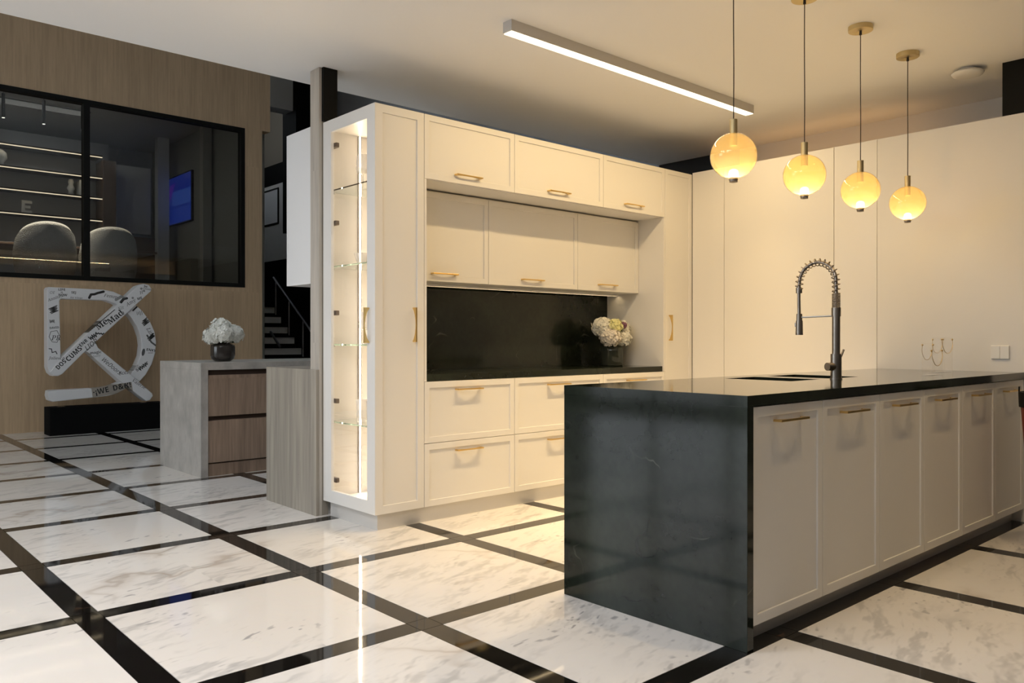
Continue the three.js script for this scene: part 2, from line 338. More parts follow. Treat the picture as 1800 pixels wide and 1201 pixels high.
// office shell, its floor raised half a storey
struct('floor_office', [bx(0.2, 5.15, 1.55, 1.72, -15.9, WZ - 0.19)], M.walnutDark, 'dark raised floor of the office');
struct('wall_office_back', [bx(0.2, 5.15, 1.72, 4.6, -15.9, -15.75)], M.officeWall, 'dark back wall of the office');
struct('wall_office_left', [bx(0.05, 0.2, 1.55, 4.75, -15.9, WZ - 0.19)], M.officeWall, 'dark left wall of the office');
struct('wall_office_right', [bx(5.15, 5.30, 0, 4.75, -17.0, WZ - 0.19)], M.officeSide, 'grey green wall between office and staircase');
struct('ceiling_office', [bx(0.2, 5.15, 4.6, 4.75, -15.9, WZ - 0.19)], M.officeCeil, 'dim beige office ceiling');

// ------------------------------------------------------------------ shared kitchen parts
// shaker front: a narrow raised frame round a recessed panel. local: front face at z = 0, body behind
function shaker(w, h, fw = 0.038, th = 0.022, rec = 0.0075) {
  const e = 0.0016, g = 0.0016;
  const x0 = -w / 2 + g, x1 = w / 2 - g, y0 = g, y1 = h - g;
  return merge([bx(x0, x0 + fw, y0, y1, -th, 0, e), bx(x1 - fw, x1, y0, y1, -th, 0, e), bx(x0 + fw - 0.003, x1 - fw + 0.003, y0, y0 + fw, -th, 0, e), bx(x0 + fw - 0.003, x1 - fw + 0.003, y1 - fw, y1, -th, 0, e), bx(x0 + 0.01, x1 - 0.01, y0 + 0.01, y1 - 0.01, -th + 0.001, -rec)]);
}
// bow handle: straight outside, arched inside. local: lies along x, stands off along +z from z = 0
const handleGeo = (() => {
  const L = 0.208, D = 0.036, pts = [[-L / 2, 0], [-L / 2, D], [L / 2, D], [L / 2, 0], [L / 2 - 0.007, 0]];
  for (let k = 1; k < 20; k++) { const t = k / 20, x = (L / 2 - 0.007) * (1 - 2 * t); pts.push([x, 0.030 * Math.pow(Math.sin(Math.PI * t), 0.7)]); }
  pts.push([-L / 2 + 0.007, 0]);
  const g = shapeGeo(pts, 0.009, 0.001);                        // in xy, thick along z
  g.rotateX(Math.PI / 2); g.translate(0, 0.0045, 0);            // y -> z
  return g;
})();
const handleUp = handleGeo.clone().rotateZ(Math.PI / 2);
function addHandle(door, x, y, z = 0, upright = false) { const o = mesh('handle', upright ? handleUp : handleGeo, M.gold, door); o.position.set(x, y, z); o.userData.label = 'brushed gold bow handle'; return o; }

// ------------------------------------------------------------------ island
const IX0 = 2.556, IX1 = 5.658, IZ0 = -1.583, IZ1 = -2.494, ITOP = 0.919, ITH = 0.04;
{
  const sx = [[3.615, 3.90], [4.02, 4.325]], sz0 = -2.0, sz1 = -2.372;
  const wt = thing('island_worktop', 'dark green marble island worktop with waterfall end slab on the tiled floor', 'worktop', [IX0, 0, IZ0]);
  const rel = (g) => g.translate(-IX0, 0, -IZ0);
  const y0 = ITOP - ITH, e = 0.0012;
  const top = [bx(IX0, IX1, y0, ITOP, sz0, IZ0), bx(IX0, IX1, y0, ITOP, IZ1, sz1), bx(IX0, sx[0][0], y0, ITOP, sz1, sz0), bx(sx[0][1], sx[1][0], y0, ITOP, sz1, sz0), bx(sx[1][1], IX1, y0, ITOP, sz1, sz0)];
  mesh('top_slab', top.map(rel), M.green, wt);
  mesh('end_slab', [rel(bx(IX0, IX0 + ITH, 0, y0, IZ1, IZ0, e))], M.green, wt);
  // two bowls set under the cut-outs
  sx.forEach(([a, b], i) => {
    const s = thing('sink_bowl', i ? 'black sink bowl behind the faucet, farther from the green end slab' : 'black sink bowl nearer to the green end slab', 'sink', [(a + b) / 2, 0.70, (sz0 + sz1) / 2], 0, 'sink bowls in the island');
    const w = (b - a) / 2 + 0.004, d = (sz0 - sz1) / 2 + 0.004, t = 0.004, h = y0 - 0.70 - 0.0005;
    mesh('bowl', [bx(-w, w, 0, t, -d, d), bx(-w, -w + t, t, h, -d, d), bx(w - t, w, t, h, -d, d), bx(-w + t, w - t, t, h, -d, -d + t), bx(-w + t, w - t, t, h, d - t, d)], M.sink, s);
    mesh('drain', [cyl(0.04, 0.04, t, t + 0.003)], M.steel, s);
  });
  // six base units, doors toward the viewer
  const xs = [2.598, 3.124, 3.65, 4.146, 4.645, 5.158, 5.656];
  const names = ['island base unit with one shaker door, nearest to the green end slab', 'second island base unit from the green end slab', 'third island base unit from the green end slab', 'fourth island base unit from the green end slab', 'fifth island base unit from the green end slab', 'island base unit nearest to the white partition wall'];
  for (let k = 0; k < 6; k++) {
    const w = xs[k + 1] - xs[k], cx = (xs[k] + xs[k + 1]) / 2;
    const u = thing('island_unit', names[k], 'cabinet', [cx, 0.078, IZ0], 0, 'island base units');
    mesh('body', [bx(-w / 2 + 0.001, w / 2 - 0.001, 0.002, 0.62, -0.60, -0.032), bx(-w / 2 + 0.001, w / 2 - 0.001, 0.62, 0.798, -0.40, -0.032)], M.paint, u);
    const d = mesh('door', shaker(w, 0.797), M.paint, u); d.position.set(0, 0.002, -0.008);
    addHandle(d, 0, 0.737, -0.0075);
  }
  tag(mesh('island_back_panel', [bx(2.597, 5.655, 0.08, 0.876, -2.40, -2.38)], M.paint), 'white rear panel under the island worktop', 'panel');
  tag(mesh('island_plinth', [bx(2.597, 5.655, 0.0, 0.076, -2.36, -1.655)], M.plinth), 'recessed plinth under the island base units', 'plinth');
}
// faucet, spring spout
{
  const f = thing('kitchen_faucet', 'gunmetal spring spout kitchen faucet standing on the green island worktop', 'faucet', [3.97, ITOP, -1.952]);
  mesh('base', [cyl(0.030, 0.030, 0, 0.006), cyl(0.0265, 0.0265, 0.006, 0.128)], M.gunmetal, f);
  mesh('pipe', [cyl(0.0195, 0.0195, 0.128, 0.318)], M.gunmetal, f);
  mesh('collar', [cyl(0.0225, 0.0225, 0.318, 0.362)], M.gunmetal, f);
  // hose and coil
  const R = 0.1, path = [[0, 0.36, 0], [0, 0.43, 0], [0, 0.48, -0.001]];
  for (let k = 1; k <= 10; k++) { const a = Math.PI * k / 10; path.push([0, 0.495 + 0.105 * Math.sin(a), -R + R * Math.cos(a)]); }
  path.push([0, 0.43, -0.2025], [0, 0.335, -0.201]);
  const curve = new THREE.CatmullRomCurve3(path.map((p) => new THREE.Vector3(...p)));
  mesh('hose', [new THREE.TubeGeometry(curve, 90, 0.0085, 10)], M.gunmetal, f);
  const coil = [], N = 900, fr = curve.getLength();
  let ph = 0;
  for (let k = 0; k <= N; k++) {
    const t = 0.79 * k / N, p = curve.getPointAt(t), tg = curve.getTangentAt(t);
    const pitch = t < 0.12 ? 0.0058 : 0.0235;
    ph += (0.79 / N) * fr / pitch * 2 * Math.PI;
    const nrm = new THREE.Vector3(1, 0, 0), bin = new THREE.Vector3().crossVectors(tg, nrm).normalize();
    p.addScaledVector(nrm, 0.0185 * Math.cos(ph)).addScaledVector(bin, 0.0185 * Math.sin(ph));
    coil.push(p);
  }
  mesh('spring', [new THREE.TubeGeometry(new THREE.CatmullRomCurve3(coil), 1100, 0.0027, 6)], M.gunmetal, f);
  const te = curve.getPointAt(0.80);
  mesh('ferrule', [cyl(0.016, 0.016, -0.014, 0.014).translate(te.x, te.y, te.z)], M.gunmetal, f);
  mesh('spray_head', [cyl(0.0185, 0.0175, 0.225, 0.30, 0, -0.2), cyl(0.0145, 0.0145, 0.30, 0.336, 0, -0.2), bx(-0.007, 0.007, 0.268, 0.29, -0.224, -0.214, 0.002)], M.gunmetal, f);
  mesh('holder_arm', [polyTube([[0, 0.322, -0.018], [0, 0.318, -0.19]], 0.0045)], M.steel, f);
  const kn = cyl(0.0205, 0.0205, 0.0, 0.058).rotateZ(Math.PI / 2);
  mesh('lever', [kn.translate(0.0, 0.064, 0.0).rotateY(-0.35), tube([[-0.018, 0.075, 0.0], [0.0, 0.11, 0.022], [0.02, 0.15, 0.03]], 0.0055, 12, 8)], M.gunmetal, f);
}
// clear acrylic gift bags with gilt handles
function acrylicBag(label, x, z, w, d, hF, hB) {
  const b = thing('acrylic_bag', label, 'bag', [x, ITOP, z], 0, 'clear bags on the island');
  const t = 0.0025;
  const side = (xx) => { const g = shapeGeo([[0, 0], [d, 0], [d, hB], [0, hF]], t); g.rotateY(Math.PI / 2); g.translate(xx, 0.0015, d / 2); return g; };
  mesh('body', [bx(-w / 2, w / 2, 0.0005, 0.003, -d / 2, d / 2), bx(-w / 2, w / 2, 0.003, hF, d / 2 - t, d / 2), bx(-w / 2, w / 2, 0.003, hB, -d / 2, -d / 2 + t), side(-w / 2), side(w / 2 - t)], M.acrylic, b);
  for (const [zz, h, s] of [[d / 2 + 0.002, hF, 1], [-d / 2 - 0.002, hB, -1]]) {
    const a = w * 0.42, pts = [[-a, h - 0.012, zz], [-a * 0.95, h - 0.05, zz + s * 0.003], [-a * 0.5, h - 0.088, zz + s * 0.004], [0, h - 0.097, zz + s * 0.004], [a * 0.5, h - 0.088, zz + s * 0.004], [a * 0.95, h - 0.05, zz + s * 0.003], [a, h - 0.012, zz]];
    mesh('strap', [tube(pts, 0.0016, 40, 6)], M.gold, b);
    mesh('rivet', [new THREE.SphereGeometry(0.0055, 10, 8).translate(-a, h - 0.012, zz)], M.gold, b);
    mesh('rivet', [new THREE.SphereGeometry(0.0055, 10, 8).translate(a, h - 0.012, zz)], M.gold, b);
  }
}
acrylicBag('small clear acrylic bag with gold straps, front one on the island worktop', 4.85, -1.82, 0.18, 0.045, 0.150, 0.182);
acrylicBag('clear acrylic bag with gold straps behind the smaller one, nearer the light switch', 5.37, -1.955, 0.20, 0.05, 0.213, 0.213);
// dark red umbrella stand at the right edge
{
  const s = thing('umbrella_stand', 'dark red tapered container with black rim in front of the last island door', 'container', [5.085, 0, -1.31]);
  mesh('body', [lathe([[0, 0.0], [0.075, 0.0], [0.13, 0.755], [0.122, 0.755], [0.07, 0.02], [0, 0.02]], 36)], M.red, s);
  mesh('rim', [lathe([[0.118, 0.752], [0.139, 0.752], [0.142, 0.832], [0.136, 0.835], [0.118, 0.832], [0.118, 0.752]], 36)], M.blackPaint, s);
  for (let k = 0; k < 6; k++) { const a = k * Math.PI / 3 + 0.25; mesh('peg', [cyl(0.004, 0.004, 0.83, 0.862, 0.137 * Math.cos(a), 0.137 * Math.sin(a), 8)], M.blackPaint, s); }
}

// ------------------------------------------------------------------ wall run
const FZ = -4.03, TOP = 2.50, BOT = 0.094, BACK = -4.64;
const XR = [2.912, 3.655, 4.548, 5.292];
const where = ['next to the glass display cabinet', 'in the middle of the run', 'beside the tall corner unit'];
// top row
for (let k = 0; k < 3; k++) {
  const w = XR[k + 1] - XR[k], cx = (XR[k] + XR[k + 1]) / 2;
  const u = thing('top_cabinet', 'cream top row wall cabinet with lift-up door ' + where[k], 'cabinet', [cx, 2.104, FZ], 0, 'top row of wall cabinets');
  mesh('body', [bx(-w / 2 + 0.0005, w / 2 - 0.0005, 0, TOP - 2.104 - 0.002, BACK - FZ, -0.024)], M.paint, u);
  const d = mesh('door', shaker(w, TOP - 2.104), M.paint, u);
  addHandle(d, [3.254, 4.073, 4.897][k] - cx, 0.054, -0.0075);
}
// second row, set back
const LZ = -4.287, LX = [2.931, 3.645, 4.544, 5.275];
for (let k = 0; k < 3; k++) {
  const w = LX[k + 1] - LX[k], cx = (LX[k] + LX[k + 1]) / 2;
  const u = thing('wall_cabinet', 'recessed cream wall cabinet above the green backsplash, ' + where[k], 'cabinet', [cx, 1.501, LZ], 0, 'second row of wall cabinets');
  mesh('body', [bx(-w / 2 + 0.0005, w / 2 - 0.0005, 0.0, 0.596, -0.345, -0.024)], M.paint, u);
  const d = mesh('door', shaker(w, 0.587), M.paint, u);
  addHandle(d, [3.258, 4.061, 4.884][k] - cx, 0.052, -0.0075);
}
// drawers
const DT = 0.862;
for (let k = 0; k < 3; k++) {
  const w = XR[k + 1] - XR[k], cx = (XR[k] + XR[k + 1]) / 2;
  const u = thing('drawer_unit', 'cream base unit with two deep drawers ' + where[k], 'cabinet', [cx, BOT, FZ], 0, 'drawer units under the green worktop');
  mesh('body', [bx(-w / 2 + 0.0005, w / 2 - 0.0005, 0.002, DT - BOT - 0.003, BACK - FZ, -0.026)], M.paint, u);
  for (const [y0, y1] of [[0, 0.388], [0.388, DT - BOT]]) {
    const d = mesh('drawer', shaker(w, y1 - y0), M.paint, u); d.position.y = y0;
    addHandle(d, [3.259, 4.073, 4.925][k] - cx, (y0 ? 0.806 : 0.423) - BOT - y0, -0.0075);
  }
}
tag(mesh('counter_worktop', [bx(2.931, 5.275, 0.8625, 0.905, -4.635, FZ - 0.012, 0.0012)], M.green), 'dark green marble worktop over the drawer units', 'worktop');
tag(mesh('backsplash', [bx(2.931, 5.275, 0.9055, 1.5005, -4.655, -4.630)], M.green), 'dark green marble backsplash behind the flowers', 'backsplash');
tag(mesh('run_back_panel', [bx(2.60, 6.28, 0.0, TOP - 0.002, -4.70, -4.657)], M.paint), 'back panel closing the cabinet run from behind', 'panel');
for (const [x0, x1, s] of [[2.913, 2.930, 'beside the display cabinet'], [5.276, 5.291, 'beside the tall corner unit']])
  tag(mesh('niche_cheek', [bx(x0, x1, 0.8625, 2.1035, -4.653, FZ - 0.001)], M.paint), 'cream side cheek of the worktop niche ' + s, 'panel', 'niche cheeks');
{ // light profile under the second row
  const u = thing('under_cabinet_light', 'thin white light profile under the recessed wall cabinets', 'lamp', [4.10, 1.4995, -4.505]);
  mesh('profile', [bx(-1.165, 1.165, -0.010, 0, -0.010, 0.010), bx(-1.165, 1.165, -0.0145, -0.010, 0.0065, 0.010), bx(-1.165, 1.165, -0.0145, -0.010, -0.010, -0.0065)], M.plastic, u);
  mesh('diffuser', [bx(-1.16, 1.16, -0.0115, -0.010, -0.004, 0.004)], M.underGlow, u);
  areaLight('under_cabinet_lamp', WARM, 7.0, 2.32, 0.008, [4.10, 1.4872, -4.505], [4.10, 0, -4.505]);
}
// tall unit in the corner
{
  const x0 = 5.293, x1 = 5.660, w = x1 - x0;
  const u = thing('tall_unit', 'narrow cream tall unit in the corner with upright gold handle', 'cabinet', [(x0 + x1) / 2, BOT, FZ]);
  mesh('body', [bx(-w / 2, w / 2 - 0.002, 0.002, TOP - BOT - 0.002, BACK - FZ, -0.024)], M.paint, u);
  const d = mesh('door', shaker(w, TOP - BOT), M.paint, u);
  addHandle(d, 5.347 - (x0 + x1) / 2, 1.215 - BOT, 0.0, true);
}
// flat tall panels returning toward the viewer
[[-4.028, -3.7205, 'flat cream filler panel beside the corner unit'], [-3.7195, -2.8005, 'wide flat cream tall door behind the faucet'], [-2.7995, -2.4885, 'narrow flat cream tall door beside the partition wall']].forEach(([a, b, l]) => {
  const u = thing('tall_panel_unit', l, 'cabinet', [5.66, 0.004, (a + b) / 2], 0, 'flat tall fronts of the return');
  const h = (b - a) / 2 - 0.0015;
  mesh('door', [bx(0, 0.02, 0.09, 2.508, -h, h, 0.0012)], M.paint, u);
  mesh('body', [bx(0.022, 0.60, 0.0, 2.500, -h, h)], M.paint, u);
});
tag(mesh('run_plinth', [bx(2.592, 5.655, 0, BOT - 0.001, -4.60, -4.055)], M.plinth), 'satin plinth under the cream cabinet run', 'plinth');

// glass display cabinet
const VX = 2.560;
{
  const v = thing('display_cabinet', 'tall cream display cabinet with a glass side door and lit glass shelves', 'cabinet', [VX, BOT, FZ]);
  const W = 2.911 - VX, D = 0.606, H = TOP - BOT, r = 0.02;
  mesh('body', [bx(0.024, W - 0.001, 0.0, 0.022, -D + 0.001, -0.024), bx(0.024, W - 0.001, H - 0.05, H, -D + 0.001, -0.024), bx(0.024, W - 0.001, 0.022, H - 0.05, -D + 0.001, -D + 0.018), bx(W - 0.018, W - 0.001, 0.022, H - 0.05, -D + 0.018, -0.024), bx(0.005, 0.024, 0, H, -D - 0.0, -D + 0.012)], M.paint, v);
  const fd = mesh('front_door', shaker(W - 0.002, H, 0.05), M.paint, v); fd.position.set(W / 2 + 0.002, 0, 0);
  addHandle(fd, 2.828 - VX - W / 2, 1.209 - BOT, 0, true);
  // glass door: four rails round a pane, on the left side
  const y0 = 0.002, y1 = H - 0.001, za = -D, zb = -0.0005, f0 = 0.077, f1 = 0.098;
  const gd = mesh('glass_door', [bx(0, 0.022, y0, y1, zb - 0.086, zb, 0.002), bx(0, 0.022, y0, y1, za, za + f1, 0.002), bx(0, 0.022, y0, y0 + f0, za + f1 - 0.003, zb - 0.083, 0.002), bx(0, 0.022, y1 - f0, y1, za + f1 - 0.003, zb - 0.083, 0.002)], M.paint, v);
  mesh('pane', [bx(0.010, 0.014, y0 + f0 - 0.004, y1 - f0 + 0.004, za + f1 - 0.004, zb - 0.082)], M.pane, gd);
  const hd = mesh('handle', handleUp.clone().rotateY(-Math.PI / 2), M.gold, gd); hd.position.set(0.0, 1.204 - BOT, -0.064); hd.userData.label = 'brushed gold bow handle';
  for (const y of [2.347, 1.857, 1.291, 0.736, 0.237]) {
    mesh('hinge', [bx(0.024, 0.044, y - 0.03 - BOT, y + 0.03 - BOT, -D + 0.019, -D + 0.045, 0.003), bx(0.026, 0.050, y - 0.018 - BOT, y + 0.012 - BOT, -D + 0.03, -D + 0.118, 0.004)], M.hinge, v);
  }
  for (const y of [2.062, 1.579, 1.087, 0.600]) {
    const s = mesh('glass_shelf', [bx(0.03, W - 0.02, y - 0.004 - BOT, y + 0.004 - BOT, -D + 0.02, -0.03)], M.shelfGlass, v);
    for (const z of [-D + 0.035, -0.045]) mesh('shelf_pin', [cyl(0.006, 0.006, y - 0.014 - BOT, y - 0.0045 - BOT, 0.06, z, 10)], M.steel, s);
  }
  mesh('light_profile', [bx(0.243, 0.268, 0.024, H - 0.052, -D + 0.018, -D + 0.0235)], M.hinge, v);
  const led = mesh('light_strip', [bx(0.249, 0.262, 0.026, H - 0.054, -D + 0.0235, -D + 0.0265)], M.ledGlow, v); led.userData.label = 'bright vertical light strip';
  areaLight('display_light', new THREE.Color(1, 0.76, 0.50), 105, 0.013, 2.2, [VX + 0.2555, 1.27, FZ - D + 0.029], [VX + 0.2555, 1.27, 0]);
  for (const x of [0.05, 0.30]) mesh('adjuster_cap', [bx(x, x + 0.02, H, H + 0.004, -0.2, -0.16)], M.blackPaint, v);
}
// glassware in the display cabinet
function glassware(name, label, pos, prof, seg = 28) { const o = mesh(name, lathe(prof, seg), M.crystal); o.position.set(...pos); tag(o, label, 'glass', 'glassware in the display cabinet'); return o; }
const wine = [[0, 0], [0.034, 0], [0.034, 0.003], [0.006, 0.008], [0.004, 0.075], [0.008, 0.085], [0.040, 0.098], [0.046, 0.12], [0.041, 0.205], [0.0395, 0.205], [0.0445, 0.12], [0.038, 0.101], [0, 0.088]];
const bellGoblet = [[0, 0], [0.028, 0], [0.028, 0.003], [0.005, 0.007], [0.0045, 0.085], [0.03, 0.092], [0.038, 0.105], [0.030, 0.2], [0.0285, 0.2], [0.0365, 0.106], [0.029, 0.094], [0, 0.089]];
const tumbler = [[0, 0], [0.030, 0], [0.038, 0.14], [0.0365, 0.14], [0.0288, 0.006], [0, 0.006]];
const bowlGlass = [[0, 0], [0.022, 0], [0.030, 0.012], [0.052, 0.075], [0.050, 0.075], [0.028, 0.014], [0, 0.006]];
glassware('wine_glass', 'angular wine glass on the top shelf, left of the light strip', [2.70, 2.0663, -4.385], wine);
glassware('wine_glass', 'angular wine glass on the top shelf, close to the front door', [2.76, 2.0663, -4.30], wine);
glassware('glass_bowl', 'small flared glass bowl on the second shelf', [2.70, 1.5833, -4.40], bowlGlass, 8);
glassware('glass_bowl', 'small flared glass bowl on the second shelf, near the front door', [2.76, 1.5833, -4.27], bowlGlass, 8);
glassware('glass_goblet', 'bell shaped goblet on the third shelf', [2.72, 1.0913, -4.40], bellGoblet, 16);
glassware('tumbler', 'tall tumbler on the lowest shelf, left of the light strip', [2.71, 0.6043, -4.42], tumbler);
glassware('tumbler', 'tall tumbler on the lowest shelf, close to the front door', [2.70, 0.6043, -4.285], tumbler);

// ------------------------------------------------------------------ flowers
function bloomGeo(R, n, petalR, flat = 1) {
  const out = [];
  const petal = (() => {
    const p = [], q = petalR;
    for (let k = 0; k < 4; k++) {
      const a = k * Math.PI / 2, c = Math.cos(a), s = Math.sin(a), P = (x, y, z) => [x * c - y * s, x * s + y * c, z];
      const A = P(0, 0, 0), B = P(q * 0.75, q * 0.55, q * 0.28), D = P(q * 0.75, -q * 0.55, q * 0.28), E = P(q * 1.15, 0, q * 0.15);
      p.push(...A, ...D, ...B, ...D, ...E, ...B);
    }
    const g = new THREE.BufferGeometry(); g.setAttribute('position', new THREE.Float32BufferAttribute(p, 3)); g.computeVertexNormals(); return g;
  })();
  const up = new THREE.Vector3(0, 0, 1), m = new THREE.Matrix4(), q = new THREE.Quaternion(), q2 = new THREE.Quaternion();
  for (let i = 0; i < n; i++) {
    const y = 1 - 2 * (i + 0.5) / n * 0.93, a = i * 2.399963, rad = Math.sqrt(1 - y * y);
    const d = new THREE.Vector3(rad * Math.cos(a), y * flat, rad * Math.sin(a));
    const jr = R * rr(0.84, 1.06), pos = d.clone().multiplyScalar(jr);
    d.normalize().add(new THREE.Vector3(rr(-.45, .45), rr(-.45, .45), rr(-.45, .45))).normalize();
    q.setFromUnitVectors(up, d); q2.setFromAxisAngle(up, rr(0, 6.28)); q.multiply(q2);
    const s = rr(0.8, 1.2);
    m.compose(pos, q, new THREE.Vector3(s, s, s)); out.push(petal.clone().applyMatrix4(m));
  }
  const core = new THREE.SphereGeometry(R * 0.74, 16, 12); core.scale(1, flat, 1); const cg = core.toNonIndexed(); cg.deleteAttribute('uv'); out.push(cg);
  return mergeGeometries(out);
}
function flower(label, base, head, R, m, { n = 170, q = 0.0165, leaf = true, flat = 0.92, group, name = 'hydrangea', cat = 'flower' } = {}) {
  const f = thing(name, label, cat, base, 0, group);
  const h = head.map((v, i) => v - base[i]);
  mesh('bloom', bloomGeo(R, n, q, flat).translate(...h), m, f);
  mesh('stem', [tube([[0, 0, 0], [h[0] * 0.25, h[1] * 0.45, h[2] * 0.25], [h[0], h[1] - R * 0.4, h[2]]], 0.0032, 12, 6)], M.stem, f);
  if (leaf) {
    const lg = [];
    for (let k = 0; k < 2; k++) {
      const g = new THREE.PlaneGeometry(0.035, 0.07, 2, 4), p = g.attributes.position;
      for (let i = 0; i < p.count; i++) { const t = (p.getY(i) + 0.035) / 0.07; p.setX(i, p.getX(i) * Math.sin(Math.PI * Math.min(0.97, Math.max(0.08, t)))); p.setZ(i, 0.012 * Math.abs(p.getX(i) / 0.0175) - 0.03 * t * t); }
      g.translate(0, 0.035, 0); g.rotateX(1.2); g.rotateY(k * 2.6 + rr(0, 1)); g.translate(h[0] * 0.7, h[1] - R * 0.9, h[2] * 0.7); g.computeVertexNormals(); lg.push(g.toNonIndexed());
    }
    mesh('leaf', lg, M.leaf, f);
  }
  return f;
}
{ // bouquet on the green worktop
  const B = [5.07, 0.905, -4.395];
  const v = thing('glass_vase', 'grey green glass vase on the green worktop holding mixed flowers', 'vase', B);
  mesh('body', [lathe([[0, 0.0006], [0.083, 0.0006], [0.090, 0.008], [0.091, 0.12], [0.087, 0.15], [0.07, 0.165], [0.062, 0.178], [0.0595, 0.178], [0.067, 0.164], [0.084, 0.149], [0.088, 0.12], [0.087, 0.010], [0, 0.008]], 48)], M.greenGlass, v);
  mesh('water', [lathe([[0, 0.010], [0.0855, 0.011], [0.0865, 0.105], [0, 0.105]], 32)], mat({ color: new THREE.Color(0.5, 0.52, 0.42), transmission: 0.85, thickness: 0, roughness: 0.1, ior: 1.33 }), v);
  const b = [B[0], B[1] + 0.02, B[2]], g = 'flowers in the grey green vase', H = (x, y, z) => [B[0] + x, B[1] + y, B[2] + z];
  flower('cream hydrangea, lower left in the bouquet on the green worktop', [b[0] - 0.02, b[1], b[2] + 0.01], H(-0.085, 0.235, 0.055), 0.082, M.petalBlush, { group: g });
  flower('cream hydrangea at the back left of the bouquet on the green worktop', [b[0] - 0.01, b[1], b[2] - 0.02], H(-0.10, 0.315, -0.02), 0.085, M.petal, { group: g });
  flower('cream hydrangea on the right of the bouquet on the green worktop', [b[0] + 0.02, b[1], b[2] + 0.01], H(0.075, 0.295, 0.02), 0.082, M.petal, { group: g });
  flower('cream hydrangea at the far right of the bouquet on the green worktop', [b[0] + 0.03, b[1], b[2] - 0.01], H(0.125, 0.255, -0.02), 0.075, M.petal, { group: g });
  flower('cream hydrangea at the front of the bouquet on the green worktop', [b[0], b[1], b[2] + 0.03], H(0.045, 0.225, 0.075), 0.066, M.petal, { group: g });
  flower('pale yellow round bloom in the bouquet on the green worktop', [b[0], b[1], b[2] + 0.02], H(-0.05, 0.325, 0.075), 0.055, M.petalYellow, { n: 90, q: 0.016, leaf: false, group: g, name: 'chrysanthemum' });
  flower('small purple bloom in the middle of the bouquet on the green worktop', [b[0] + 0.01, b[1], b[2] - 0.0], H(0.012, 0.33, 0.105), 0.026, M.petalPurple, { n: 50, q: 0.010, leaf: false, group: g, name: 'rose' });
}
{ // bouquet on the far counter
  const B = [2.825, 0.9315, -6.86];
  const v = thing('smoked_vase', 'black smoked glass vase with white hydrangeas on the pale stone counter', 'vase', B);
  mesh('body', [lathe([[0, 0.0006], [0.062, 0.0006], [0.092, 0.022], [0.101, 0.05], [0.101, 0.125], [0.094, 0.142], [0.06, 0.152], [0.055, 0.165], [0.058, 0.165], [0.053, 0.165], [0.056, 0.150], [0.09, 0.138], [0.097, 0.122], [0.097, 0.05], [0.088, 0.025], [0, 0.008]], 40)], M.smokeGlass, v);
  const b = [B[0], B[1] + 0.02, B[2]], g = 'white hydrangeas in the black vase', H = (x, y, z) => [B[0] + x, B[1] + y, B[2] + z];
  flower('white hydrangea, top of the bouquet in the black vase', b, H(-0.01, 0.29, -0.01), 0.085, M.petalWhite, { group: g });
  flower('white hydrangea, front of the bouquet in the black vase', [b[0], b[1], b[2] + 0.02], H(-0.02, 0.235, 0.075), 0.078, M.petalWhite, { group: g });
  flower('white hydrangea, right of the bouquet in the black vase', [b[0] + 0.02, b[1], b[2]], H(0.085, 0.235, 0.02), 0.085, M.petalWhite, { group: g });
  flower('white hydrangea, left of the bouquet in the black vase', [b[0] - 0.02, b[1], b[2]], H(-0.10, 0.215, 0.02), 0.072, M.petalWhite, { group: g });
}

